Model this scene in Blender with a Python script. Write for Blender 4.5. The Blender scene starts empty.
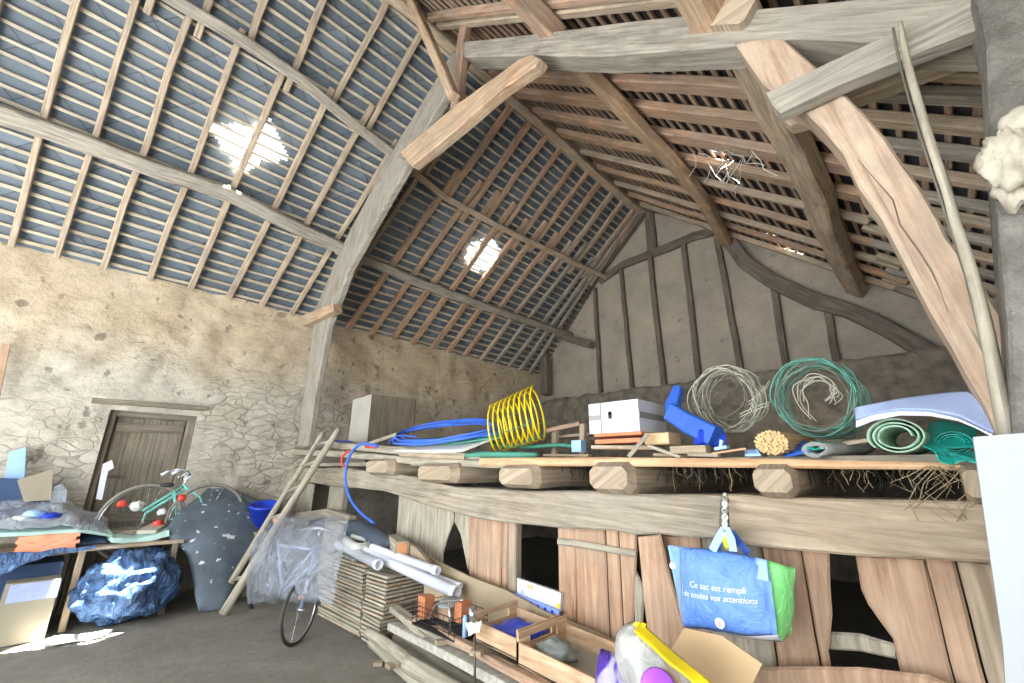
import bpy, math, random
from mathutils import Vector, Matrix, noise
from mathutils.geometry import delaunay_2d_cdt
S = bpy.context.scene
COL = S.collection
random.seed(7)

# ------------------------------------------------------------------ camera
FOC = 427.0
CAM = Vector((0, 0, 1.65))
ROT = Matrix.Rotation(math.radians(44.3), 3, 'Z') @ Matrix.Rotation(math.radians(106.8), 3, 'X') @ Matrix.Rotation(math.radians(0.46), 3, 'Z')
cd = bpy.data.cameras.new('camera')
cd.lens = FOC / 1024 * 36; cd.sensor_width = 36; cd.clip_start = 0.05; cd.clip_end = 300
cam = bpy.data.objects.new('camera', cd); COL.objects.link(cam)
cam.location = CAM; cam.rotation_euler = ROT.to_euler()
S.camera = cam

# ------------------------------------------------------------------ light
W = bpy.data.worlds.new('sky'); S.world = W; W.use_nodes = True
bg = W.node_tree.nodes['Background']; bg.inputs['Color'].default_value = (0.80, 0.90, 1.0, 1); bg.inputs['Strength'].default_value = 1.6

def lamp(name, kind, loc, target, energy, color, **kw):
    d = bpy.data.lights.new(name, kind); d.energy = energy; d.color = color
    for k, v in kw.items(): setattr(d, k, v)
    o = bpy.data.objects.new(name, d); COL.objects.link(o); o.location = loc
    o.rotation_euler = (Vector(target) - Vector(loc)).to_track_quat('-Z', 'Y').to_euler()
    return o
lamp('sun', 'SUN', (0, 0, 20), (-.9, -1.6, 0), 420, (1, 0.96, 0.9), angle=0.01)
# the open barn door beside and behind the camera
lamp('door_daylight', 'AREA', (2.6, -2.6, 2.0), (-3.2, 1.9, 3.0), 120, (1.0, 0.95, 0.88), shape='RECTANGLE', size=3.0, size_y=2.8)
# unseen fill lamp added at the near end to brighten roof and wall
lamp('near_end_fill', 'AREA', (-3.2, -3.0, 1.9), (-3.9, 5.0, 6.6), 620, (0.93, 0.97, 1.0), shape='RECTANGLE', size=7.0, size_y=3.4)
S.view_settings.view_transform = 'Standard'
S.view_settings.look = 'None'
S.view_settings.gamma = 1
S.view_settings.use_curve_mapping = False
S.view_settings.exposure = 0.0
S.cycles.max_bounces = 8
S.cycles.diffuse_bounces = 5
S.cycles.transparent_max_bounces = 12
S.cycles.sample_clamp_indirect = 6

# ------------------------------------------------------------------ rays and planes
def ray(u, v): return ROT @ Vector((u - 512, 341.5 - v, -FOC))
def at(u, v, ax, val):
    d = ray(u, v); return CAM + d * ((val - CAM[ax]) / d[ax])
RIDGE = Vector((-4.31, 0, 8.37)); EAVE_L = Vector((-8, 0, 4.4)); EAVE_R = Vector((0.33, 0, 4.42))
SD = {'L': (EAVE_L - RIDGE).normalized(), 'R': (EAVE_R - RIDGE).normalized()}
SN = {}
for k_, d_ in SD.items():
    n_ = Vector((d_.z, 0, -d_.x)); SN[k_] = n_ if n_.z < 0 else -n_
def sp(side, y, d, off=0):     # point on a roof slope: y along the ridge, d down from the ridge, off inward
    p = RIDGE + SD[side] * d + SN[side] * off; return Vector((p.x, y, p.z))
def hs(side, u, v, off=0):     # ray meets a roof slope -> (y, d)
    n = SN[side]; p0 = RIDGE + n * off; r = ray(u, v)
    p = CAM + r * (((p0 - CAM) @ n) / (r @ n)); return p.y, (p - p0) @ SD[side]

# ------------------------------------------------------------------ materials
def lin(h):
    c = [int(h[i:i + 2], 16) / 255 for i in (0, 2, 4)]
    return tuple(x / 12.92 if x <= 0.04045 else ((x + 0.055) / 1.055) ** 2.4 for x in c) + (1,)
class NT:
    def __init__(s, name):
        s.m = bpy.data.materials.new(name); s.m.use_nodes = True; s.t = s.m.node_tree
        s.b = s.t.nodes['Principled BSDF']
    def n(s, typ, **kw):
        o = s.t.nodes.new(typ)
        for k, v in kw.items():
            if k in o.inputs.keys() if isinstance(k, str) else False: o.inputs[k].default_value = v
            else: setattr(o, k, v)
        return o
    def l(s, a, b): s.t.links.new(a, b)
    def coord(s, kind='Object', scale=(1, 1, 1), rot=(0, 0, 0)):
        tc = s.n('ShaderNodeTexCoord'); mp = s.n('ShaderNodeMapping')
        mp.inputs['Scale'].default_value = scale; mp.inputs['Rotation'].default_value = rot
        s.l(tc.outputs[kind], mp.inputs['Vector']); return mp.outputs[0]
    def noise(s, vec, scale, detail=4, rough=0.6, dist=0.0):
        o = s.n('ShaderNodeTexNoise'); o.inputs['Scale'].default_value = scale; o.inputs['Detail'].default_value = detail
        o.inputs['Roughness'].default_value = rough; o.inputs['Distortion'].default_value = dist
        s.l(vec, o.inputs['Vector']); return o.outputs['Fac']
    def ramp(s, fac, stops):
        r = s.n('ShaderNodeValToRGB'); e = r.color_ramp.elements
        while len(e) < len(stops): e.new(0.5)
        for q, (p, c) in zip(e, stops):
            q.position = p; q.color = lin(c) if isinstance(c, str) else (c, c, c, 1)
        s.l(fac, r.inputs['Fac']); return r.outputs['Color']
    def mix(s, fac, a, b, mode='MIX'):
        m = s.n('ShaderNodeMix', data_type='RGBA', blend_type=mode)
        for src, key in ((fac, 0), (a, 6), (b, 7)):
            if isinstance(src, (int, float)): m.inputs[key].default_value = src
            elif isinstance(src, str): m.inputs[key].default_value = lin(src)
            else: s.l(src, m.inputs[key])
        return m.outputs[2]
    def bump(s, h, strength=0.4, dist=0.02):
        b = s.n('ShaderNodeBump'); b.inputs['Strength'].default_value = strength; b.inputs['Distance'].default_value = dist
        s.l(h, b.inputs['Height']); s.l(b.outputs[0], s.b.inputs['Normal'])
    def done(s, color, rough=0.85, **kw):
        if isinstance(color, str): s.b.inputs['Base Color'].default_value = lin(color)
        else: s.l(color, s.b.inputs['Base Color'])
        s.b.inputs['Roughness'].default_value = rough
        for k, v in kw.items(): s.b.inputs[k.replace('_', ' ')].default_value = v
        return s.m
def wood(name, dark, mid, light, grain=1.0, rough=0.85, grey=0.0, greycol='8d8a80', bump=0.5):
    t = NT(name)
    uv = t.coord('UV', (1.3 * grain, 22 * grain, 1))
    g = t.noise(uv, 1.6, 6, 0.65, 0.6)
    uv2 = t.coord('UV', (2.0, 4.0, 1)); b = t.noise(uv2, 1.0, 6, 0.7, 0.3)
    ck = t.noise(t.coord('UV', (.9, 38, 1)), 1.0, 3, 0.5, 1.2)
    c = t.ramp(g, [(0.33, dark), (0.5, mid), (0.68, light)])
    c = t.mix(1.0, c, t.ramp(b, [(0.32, 0.62), (0.6, 1.0)]), 'MULTIPLY')
    c = t.mix(1.0, c, t.ramp(ck, [(0.27, 0.35), (0.33, 1.0)]), 'MULTIPLY')
    if grey > 0:
        ob = t.coord('Object', (1, 1, 1)); f = t.noise(ob, 1.7, 5, 0.65)
        f2 = t.ramp(f, [(0.5 - grey * 0.35, 1.0 if grey >= 1 else 0.85), (0.68, 0.1)])
        c = t.mix(f2, c, t.mix(0.45, greycol, c))
    t.bump(g, bump, 0.012)
    return t.done(c, rough)
def plain(name, col, rough=0.6, var=0.12, scale=6, bump=0.0, **kw):
    t = NT(name); ob = t.coord('Object'); n = t.noise(ob, scale, 4)
    f = t.ramp(n, [(0.3, 1 - var), (0.7, 1 + var * 0.5)])
    c = t.mix(1.0, f, col, 'MULTIPLY')
    if bump: t.bump(n, bump, 0.01)
    return t.done(c, rough, **kw)

# ------------------------------------------------------------------ mesh building
class MB:
    def __init__(s): s.V = []; s.F = []; s.U = []; s.M = []; s.sm = []
    def face(s, idx, uv, smooth=False, mi=0): s.F.append(idx); s.U.append(uv); s.sm.append(smooth); s.M.append(mi)
    def rings(s, rings, us, vs, caps=True, smooth=False, closed=False, mi=0):
        n = len(rings[0]); b = len(s.V)
        for r in rings: s.V.extend(r)
        m = len(rings)
        for i in range(m if closed else m - 1):
            i2 = (i + 1) % m
            for j in range(n):
                j2 = (j + 1) % n
                s.face((b + i * n + j, b + i * n + j2, b + i2 * n + j2, b + i2 * n + j),
                       ((us[i], vs[j]), (us[i], vs[j + 1]), (us[i2] if i2 else us[i] + .05, vs[j + 1]), (us[i2] if i2 else us[i] + .05, vs[j])), smooth, mi)
        if caps and not closed:
            for i, rev in ((0, True), (m - 1, False)):
                ids = [b + i * n + j for j in range(n)]
                uv = [(us[i] + 0.02 * math.cos(6.28 * j / n), 0.1 * math.sin(6.28 * j / n)) for j in range(n)]
                if rev: ids.reverse(); uv.reverse()
                s.face(tuple(ids), tuple(uv), False, mi)
        return s
    def sweep(s, pts, w, h, up=(0, 0, 1), ch=0.12, step=0.3, jit=0.0, seed=None, mi=0):
        """a timber of chamfered rectangular section along a polyline; w across, h along up"""
        pts = [Vector(p) for p in pts]; seed = random.random() * 99 if seed is None else seed
        W_ = w if isinstance(w, (list, tuple)) else [w] * len(pts); H_ = h if isinstance(h, (list, tuple)) else [h] * len(pts)
        P = []; acc = 0; u0 = random.random() * 20
        for i in range(len(pts) - 1):
            L = (pts[i + 1] - pts[i]).length; k = max(1, int(L / step)) if jit or len(pts) > 2 else 1
            for j in range(k):
                t = j / k; P.append((pts[i].lerp(pts[i + 1], t), W_[i] + (W_[i + 1] - W_[i]) * t, H_[i] + (H_[i + 1] - H_[i]) * t, acc + L * t))
            acc += L
        P.append((pts[-1], W_[-1], H_[-1], acc))
        if jit:
            Q = []
            for k, (p, a, b, l) in enumerate(P):
                q = noise.noise_vector(Vector((l * 1.1, seed, 3.3))) * jit
                Q.append((p + q, a * (1 + noise.noise(Vector((l * 2.1, seed + 5, 0))) * jit * 3), b * (1 + noise.noise(Vector((l * 1.9, seed + 9, 0))) * jit * 3), l))
            P = Q
        rings = []; us = []
        for k, (p, a, b, l) in enumerate(P):
            t = (P[min(k + 1, len(P) - 1)][0] - P[max(k - 1, 0)][0]).normalized()
            sd = t.cross(Vector(up)).normalized(); uu = sd.cross(t)
            c = ch * min(a, b); a2, b2 = a / 2, b / 2
            sec = [(-a2 + c, -b2), (a2 - c, -b2), (a2, -b2 + c), (a2, b2 - c), (a2 - c, b2), (-a2 + c, b2), (-a2, b2 - c), (-a2, -b2 + c)]
            rings.append([p + sd * x + uu * y for x, y in sec]); us.append(u0 + l)
        a, b = W_[0], H_[0]; r0 = random.random() * 5
        vs = [r0, r0 + a, r0 + a, r0 + a + b, r0 + a + b, r0 + 2 * a + b, r0 + 2 * a + b, r0 + 2 * a + 2 * b, r0 + 2 * a + 2 * b]
        return s.rings(rings, us, vs, mi=mi)
    def tube(s, pts, r, n=8, closed=False, smooth=True, caps=True, spline=0, jit=0.0, mi=0):
        pts = [Vector(p) for p in pts]
        R_ = list(r) if isinstance(r, (list, tuple)) else [r] * len(pts)
        if spline:
            P = []; RR = []; m = len(pts)
            for i in range(m if closed else m - 1):
                g = lambda k: pts[k % m] if closed else pts[max(0, min(m - 1, k))]
                p0, p1, p2, p3 = g(i - 1), g(i), g(i + 1), g(i + 2)
                for j in range(spline):
                    t = j / spline
                    P.append(0.5 * ((2 * p1) + (p2 - p0) * t + (2 * p0 - 5 * p1 + 4 * p2 - p3) * t * t + (3 * p1 - p0 - 3 * p2 + p3) * t ** 3))
                    RR.append(R_[i] + (R_[(i + 1) % m] - R_[i]) * t)
            if not closed: P.append(pts[-1]); RR.append(R_[-1])
            pts, R_ = P, RR
        m = len(pts); rings = []; us = []; acc = 0; prev = None; sd0 = random.random() * 50
        for k in range(m):
            t = (pts[(k + 1) % m] - pts[k - 1]) if closed else (pts[min(k + 1, m - 1)] - pts[max(k - 1, 0)])
            t.normalize()
            if prev is None:
                a = Vector((0, 0, 1)) if abs(t.z) < 0.9 else Vector((1, 0, 0)); prev = t.cross(a).normalized()
            sd = (prev - t * prev.dot(t)).normalized(); prev = sd; uu = t.cross(sd)
            if k: acc += (pts[k] - pts[k - 1]).length
            rr = R_[k]; us.append(acc)
            rings.append([pts[k] + (sd * math.cos(6.2832 * j / n) + uu * math.sin(6.2832 * j / n)) * rr * (1 + (jit * noise.noise(Vector((acc * 3, j * 1.3, sd0))) if jit else 0)) for j in range(n)])
        vs = [6.28 * R_[0] * j / n for j in range(n + 1)]
        return s.rings(rings, us, vs, caps, smooth, closed, mi)
    def prism(s, pts, vec, grain=None, mi=0, ch=0.0):
        """polygon in space extruded along vec; grain = direction of u"""
        pts = [Vector(p) for p in pts]; vec = Vector(vec)
        nrm = Vector((0, 0, 0))
        for i in range(len(pts)): nrm += pts[i].cross(pts[(i + 1) % len(pts)])
        nrm = Vector((0, 0, 0)); c0 = pts[0]
        for i in range(1, len(pts) - 1): nrm += (pts[i] - c0).cross(pts[i + 1] - c0)
        if nrm.dot(vec) > 0: pts.reverse()
        g = (Vector(grain) if grain is not None else (pts[1] - pts[0])).normalized()
        e = vec.normalized(); g2 = g.cross(e).normalized() if abs(g.dot(e)) < 0.95 else Vector((1, 0, 0))
        ou, ov = random.random() * 9, random.random() * 9
        UVf = lambda p: (p.dot(g) + ou, p.dot(g2) + ov)
        b = len(s.V); n = len(pts)
        s.V.extend(pts); s.V.extend(p + vec for p in pts)
        s.face(tuple(range(b, b + n)), tuple(UVf(p) for p in pts), False, mi)
        s.face(tuple(range(b + 2 * n - 1, b + n - 1, -1)), tuple(UVf(p) for p in reversed(pts)), False, mi)
        for i in range(n):
            j = (i + 1) % n; p, q = pts[i], pts[j]
            u1, v1 = UVf(p); u2, v2 = UVf(q); L = vec.length
            s.face((b + j, b + i, b + n + i, b + n + j), ((u2, v2), (u1, v1), (u1 + .01, v1 + L), (u2 + .01, v2 + L)), False, mi)
        return s
    def box(s, c, size, R=None, grain=0, mi=0):
        c = Vector(c); R = R or Matrix.Identity(3); x, y, z = [R @ Vector(v) * (k / 2) for v, k in zip(((1, 0, 0), (0, 1, 0), (0, 0, 1)), size)]
        return s.prism([c - x - y - z, c + x - y - z, c + x + y - z, c - x + y - z], z * 2, grain=R @ Vector([(1, 0, 0), (0, 1, 0), (0, 0, 1)][grain]), mi=mi)
    def sheet(s, fn, nu, nv, th=0.0, mi=0, smooth=True, uvs=(1, 1)):
        """grid surface fn(a,b) with a,b in 0..1; th > 0 gives it a back and rims"""
        P = [[Vector(fn(i / nu, j / nv)) for j in range(nv + 1)] for i in range(nu + 1)]
        b = len(s.V); ix = lambda i, j: b + i * (nv + 1) + j
        for r in P: s.V.extend(r)
        uv = lambda i, j: (i / nu * uvs[0], j / nv * uvs[1])
        for i in range(nu):
            for j in range(nv):
                s.face((ix(i, j), ix(i + 1, j), ix(i + 1, j + 1), ix(i, j + 1)), (uv(i, j), uv(i + 1, j), uv(i + 1, j + 1), uv(i, j + 1)), smooth, mi)
        if th:
            b2 = len(s.V); jx = lambda i, j: b2 + i * (nv + 1) + j
            for i in range(nu + 1):
                for j in range(nv + 1):
                    du = P[min(i + 1, nu)][j] - P[max(i - 1, 0)][j]; dv = P[i][min(j + 1, nv)] - P[i][max(j - 1, 0)]
                    n = du.cross(dv); n = n.normalized() if n.length > 1e-9 else Vector((0, 0, 1)); s.V.append(P[i][j] - n * th)
            for i in range(nu):
                for j in range(nv):
                    s.face((jx(i, j + 1), jx(i + 1, j + 1), jx(i + 1, j), jx(i, j)), (uv(i, j + 1), uv(i + 1, j + 1), uv(i + 1, j), uv(i, j)), smooth, mi)
            for i in range(nu):
                for j, f in ((0, 1), (nv, 0)):
                    q = (ix(i + 1, j), ix(i, j), jx(i, j), jx(i + 1, j)); s.face(q if f else q[::-1], (uv(i, j),) * 4, False, mi)
            for j in range(nv):
                for i, f in ((0, 0), (nu, 1)):
                    q = (ix(i, j + 1), ix(i, j), jx(i, j), jx(i, j + 1)); s.face(q[::-1] if f else q, (uv(i, j),) * 4, False, mi)
        return s
    def lathe(s, prof, o, axis=(0, 0, 1), n=16, smooth=True, caps=True, mi=0):
        ax = Vector(axis).normalized(); a = Vector((1, 0, 0)) if abs(ax.x) < .9 else Vector((0, 1, 0))
        e1 = ax.cross(a).normalized(); e2 = ax.cross(e1); o = Vector(o)
        rings = [[o + ax * z + (e1 * math.cos(6.2832 * j / n) + e2 * math.sin(6.2832 * j / n)) * r for j in range(n)] for r, z in prof]
        us = [z for r, z in prof]; return s.rings(rings, us, [j / n * 0.5 for j in range(n + 1)], caps, smooth, False, mi)
    def blob(s, c, r, amp=0.2, freq=1.5, n=16, m=10, seed=0, R=None, smooth=True, mi=0):
        c = Vector(c); R = R or Matrix.Identity(3); rings = []
        for i in range(m + 1):
            th = math.pi * min(max(i / m, 0.02), 0.98); ring = []
            for j in range(n):
                ph = 6.2832 * j / n; d = Vector((math.sin(th) * math.cos(ph), math.sin(th) * math.sin(ph), -math.cos(th)))
                k = 1 + amp * noise.fractal(d * freq + Vector((seed, seed * 2, 0)), 1.0, 2.0, 3)
                ring.append(c + R @ Vector((d.x * r[0] * k, d.y * r[1] * k, d.z * r[2] * k)))
            rings.append(ring)
        return s.rings(rings, [i / m for i in range(m + 1)], [j / n for j in range(n + 1)], True, smooth, False, mi)

def put(name, mb, mat, parent=None, label=None, cat=None, group=None, kind=None):
    V = mb.V
    if parent is not None: org = parent.matrix_world.translation.copy() if parent.type != 'EMPTY' else parent.location.copy()
    if parent is not None:
        # children of a part: parent's world place is stored on it
        org = Vector(parent['_w']) if '_w' in parent else org
        loc = Vector((0, 0, 0)); sub = org
    else:
        xs = [v[0] for v in V]; ys = [v[1] for v in V]; zs = [v[2] for v in V]
        sub = Vector(((min(xs) + max(xs)) / 2, (min(ys) + max(ys)) / 2, min(zs))); loc = sub
    me = bpy.data.meshes.new(name); me.from_pydata([tuple(Vector(v) - sub) for v in V], [], mb.F)
    uvl = me.uv_layers.new(name='UVMap'); k = 0
    for uv in mb.U:
        for c in uv: uvl.data[k].uv = c; k += 1
    me.polygons.foreach_set('use_smooth', mb.sm); me.polygons.foreach_set('material_index', mb.M)
    for m in (mat if isinstance(mat, (list, tuple)) else [mat]): me.materials.append(m)
    me.validate(); me.update()
    o = bpy.data.objects.new(name, me); COL.objects.link(o); o.location = loc
    o['_w'] = tuple(sub)
    if parent is not None: o.parent = parent
    tag(o, label, cat, group, kind); return o
def tag(o, label=None, cat=None, group=None, kind=None):
    for k, v in (('label', label), ('category', cat), ('group', group), ('kind', kind)):
        if v: o[k] = v
def thing(name, label, cat, loc, group=None):
    o = bpy.data.objects.new(name, None); COL.objects.link(o); o.location = loc; o.empty_display_size = 0.1; o['_w'] = tuple(loc)
    tag(o, label, cat, group); return o
def lerp(a, b, t): return Vector(a).lerp(Vector(b), t)
ORD = 'first second third fourth fifth sixth seventh eighth ninth tenth eleventh twelfth thirteenth fourteenth fifteenth sixteenth seventeenth eighteenth nineteenth twentieth'.split()
def ordw(i):
    if i < 20: return ORD[i]
    tens = {20: 'twenty', 30: 'thirty', 40: 'forty', 50: 'fifty'}; n = i + 1
    if n % 10 == 0: return {20: 'twentieth', 30: 'thirtieth', 40: 'fortieth', 50: 'fiftieth'}[n]
    return tens[n // 10 * 10] + '-' + ORD[n % 10 - 1]
# ------------------------------------------------------------------ material set
M = {}
M['grey_timber'] = wood('grey_timber', '70695d', '9d9485', 'bdb3a2', grey=0.7, greycol='a19e94')
M['warm_timber'] = wood('warm_timber', '8f6c4e', 'c09a76', 'dcc0a0', grey=0.5, greycol='a8a293')
M['pink_timber'] = wood('pink_timber', 'a3785c', 'cba081', 'e2c2a4', grey=0.15)
M['beige_beam'] = wood('beige_beam', '84705a', 'aa957b', 'c4b196', grain=0.8, grey=0.6, greycol='a29988')
M['rafter_wood'] = wood('rafter_wood', '8e7860', 'bda58a', 'd8c6ab', grey=0.55, greycol='a09b8d')
M['rafter_red'] = wood('rafter_red', '93684a', 'c49a76', 'dcba98', grey=0.2)
M['batten_wood'] = wood('batten_wood', 'b5a180', 'dccdaf', 'f2e9d2', grain=0.8, grey=0.15)
M['batten_dark'] = wood('batten_dark', '856650', 'b08d70', 'cfae90', grain=0.8, grey=0.3)
M['plank_pink'] = wood('plank_pink', '8c6046', 'b98d6d', 'd3b092', grain=0.7, grey=0.2, greycol='b8a58f')
M['plank_grey'] = wood('plank_grey', '827867', 'b0a691', 'cfc6b2', grain=0.8, grey=0.7, greycol='a8a394')
M['plank_new'] = wood('plank_new', 'b98a62', 'd6aa80', 'e8c6a0', grain=0.7, grey=0.0, bump=0.2)
M['door_wood'] = wood('door_wood', '5d5446', '857a68', 'a39886', grain=0.8, grey=0.5, greycol='8c8677')
M['dark_timber'] = wood('dark_timber', '5d564b', '7a7062', '93897a', grain=0.8, grey=0.6, greycol='56534c')

def stone_mat():
    t = NT('lime_rubble_stone'); ob = t.coord('Object', (1, 1, 1))
    warp = t.n('ShaderNodeTexNoise'); warp.inputs['Scale'].default_value = 2.2; warp.inputs['Detail'].default_value = 3; t.l(ob, warp.inputs['Vector'])
    add = t.n('ShaderNodeVectorMath', operation='MULTIPLY_ADD'); t.l(warp.outputs['Color'], add.inputs[0]); add.inputs[1].default_value = (.45, .45, .3); t.l(ob, add.inputs[2])
    mp = t.n('ShaderNodeMapping'); mp.inputs['Scale'].default_value = (1, 1, 2.3); t.l(add.outputs[0], mp.inputs[0])
    vo = t.n('ShaderNodeTexVoronoi', feature='DISTANCE_TO_EDGE'); vo.inputs['Scale'].default_value = 3.9; t.l(mp.outputs[0], vo.inputs['Vector'])
    vc = t.n('ShaderNodeTexVoronoi'); vc.inputs['Scale'].default_value = 3.9; t.l(mp.outputs[0], vc.inputs['Vector'])
    joint = t.ramp(vo.outputs['Distance'], [(0.0, 0.0), (0.08, 1.0)])
    big = t.noise(ob, 0.55, 5, 0.6)
    fine = t.noise(ob, 9, 6, 0.7)
    base = t.ramp(t.noise(ob, 2.4, 6, 0.7), [(0.25, '9d9584'), (0.5, 'c6beae'), (0.75, 'dad3c5')])
    stone = t.mix(0.45, base, t.ramp(vc.outputs['Color'], [(0.1, '958c7a'), (0.5, 'bdb4a0'), (0.9, 'cfc7b5')]))
    sy = t.n('ShaderNodeSeparateXYZ'); t.l(ob, sy.inputs[0]); my = t.n('ShaderNodeMapRange'); my.inputs[1].default_value = 1.2; my.inputs[2].default_value = -.6; my.inputs[3].default_value = 0; my.inputs[4].default_value = -.12; t.l(sy.outputs[1], my.inputs[0])
    ad = t.n('ShaderNodeMath', operation='ADD'); t.l(big, ad.inputs[0]); t.l(my.outputs[0], ad.inputs[1])
    bare = t.ramp(ad.outputs[0], [(0.36, 0.7), (0.52, 0.0)])       # where the render has come off and stones show
    jc = t.mix(bare, 'c9c0ac', '857b6a')
    # warm earth mortar high on the wall
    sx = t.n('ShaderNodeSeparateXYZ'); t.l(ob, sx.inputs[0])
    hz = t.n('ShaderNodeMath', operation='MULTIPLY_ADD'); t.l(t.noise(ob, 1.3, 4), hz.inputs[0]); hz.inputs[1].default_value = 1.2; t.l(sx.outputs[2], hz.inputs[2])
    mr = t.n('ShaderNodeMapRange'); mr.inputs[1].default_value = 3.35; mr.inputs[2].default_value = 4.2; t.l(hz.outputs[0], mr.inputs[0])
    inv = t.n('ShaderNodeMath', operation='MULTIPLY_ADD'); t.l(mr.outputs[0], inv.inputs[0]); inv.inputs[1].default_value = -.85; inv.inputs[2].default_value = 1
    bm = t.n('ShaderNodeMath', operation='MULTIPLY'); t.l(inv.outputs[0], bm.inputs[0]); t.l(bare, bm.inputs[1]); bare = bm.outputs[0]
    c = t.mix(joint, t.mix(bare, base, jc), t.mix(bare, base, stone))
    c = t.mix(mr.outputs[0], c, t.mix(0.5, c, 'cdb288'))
    c = t.mix(1.0, c, t.ramp(t.noise(t.coord('Object', (1, 1, 2.2)), 6, 6, 0.75), [(0.3, 0.72), (0.55, 1.0)]), 'MULTIPLY')
    holes = t.ramp(t.noise(ob, 5, 3, 0.5), [(0.3, 0.5), (0.36, 1.0)])
    c = t.mix(1.0, c, holes, 'MULTIPLY')
    hm = t.mix(bare, t.ramp(fine, [(0.2, 0.3), (0.8, 0.9)]), joint)
    hh = t.mix(0.5, hm, t.ramp(fine, [(0, 0.0), (1, 1.0)])); t.bump(hh, 0.7, 0.04)
    return t.done(c, 0.95)
def gable_mat():
    t = NT('grey_daub'); ob = t.coord('Object'); n = t.noise(ob, 1.2, 6, 0.7); f = t.noise(ob, 12, 6, 0.75)
    c = t.ramp(n, [(0.3, '9a9182'), (0.55, 'b3a897'), (0.75, 'c6b59d')])
    pit = t.ramp(t.noise(ob, 4.5, 5, 0.75), [(0.3, 0.35), (0.38, 1.0)]); c = t.mix(1.0, c, pit, 'MULTIPLY')
    t.bump(f, 0.7, 0.03); return t.done(c, 0.95)
def floor_mat():
    t = NT('earth_concrete_floor'); ob = t.coord('Object'); n = t.noise(ob, 0.7, 6, 0.65); f = t.noise(ob, 6, 8, 0.75)
    c = t.mix(0.5, t.ramp(n, [(0.3, '65615a'), (0.52, '827d72'), (0.72, '9c968a')]), t.ramp(f, [(0.3, '6a665d'), (0.7, '99938a')]))
    cr = t.n('ShaderNodeTexVoronoi', feature='DISTANCE_TO_EDGE'); cr.inputs['Scale'].default_value = 0.8; t.l(ob, cr.inputs['Vector'])
    c = t.mix(1.0, c, t.ramp(cr.outputs['Distance'], [(0.0, 0.9), (0.01, 1.0)]), 'MULTIPLY')
    t.bump(f, 0.5, 0.02); return t.done(c, 0.85)
def slate_mat(name, c1, c2, c3, s=3.1):
    t = NT(name); uv = t.coord('UV', (s, s, 1), (0, 0, math.radians(45)))
    sx = t.n('ShaderNodeSeparateXYZ'); t.l(uv, sx.inputs[0])
    def saw(o):
        fr = t.n('ShaderNodeMath', operation='FRACT'); t.l(o, fr.inputs[0]); return fr.outputs[0]
    a, b = saw(sx.outputs[0]), saw(sx.outputs[1])
    mn = t.n('ShaderNodeMath', operation='MINIMUM'); t.l(a, mn.inputs[0]); t.l(b, mn.inputs[1])
    fl = []
    for k in (0, 1):
        q = t.n('ShaderNodeMath', operation='FLOOR'); t.l(sx.outputs[k], q.inputs[0]); fl.append(q.outputs[0])
    cb = t.n('ShaderNodeCombineXYZ'); t.l(fl[0], cb.inputs[0]); t.l(fl[1], cb.inputs[1])
    wn = t.n('ShaderNodeTexWhiteNoise'); t.l(cb.outputs[0], wn.inputs['Vector'])
    ob = t.coord('Object'); n = t.noise(ob, 1.5, 6, 0.7)
    c = t.mix(0.5, t.ramp(wn.outputs['Value'], [(0, c1), (0.5, c2), (1, c3)]), t.ramp(n, [(0.3, c1), (0.7, c3)]))
    edge = t.ramp(mn.outputs[0], [(0.0, 0.35), (0.045, 1.0)]); c = t.mix(1.0, c, edge, 'MULTIPLY')
    t.bump(mn.outputs[0], 0.6, 0.02); return t.done(c, 0.7)
M['stone'] = stone_mat(); M['daub'] = gable_mat(); M['floor'] = floor_mat()
M['slate'] = slate_mat('blue_grey_slate', '4f5962', '616c76', '747f89', 2.3)
M['tile'] = slate_mat('dark_roof_tile', '24262a', '303338', '45423f', 4.2)
YN, YG = -3.0, 9.39

# ------------------------------------------------------------------ shell
def slab(name, verts, vec, mat, grain=(1, 0, 0)):
    return put(name, MB().prism(verts, vec, grain), mat, kind='structure')
mb = MB(); mb.sheet(lambda a, b: (-8.4 + 9.8 * a, YN - 1 + 14 * b, 0.02 * noise.noise(Vector((a * 9, b * 12, 0)))), 40, 60, 0.1)
mb.V = [(-v[0] * 0 + v[0], v[1], v[2]) for v in mb.V]
put('floor', mb, M['floor'], kind='structure')

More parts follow.
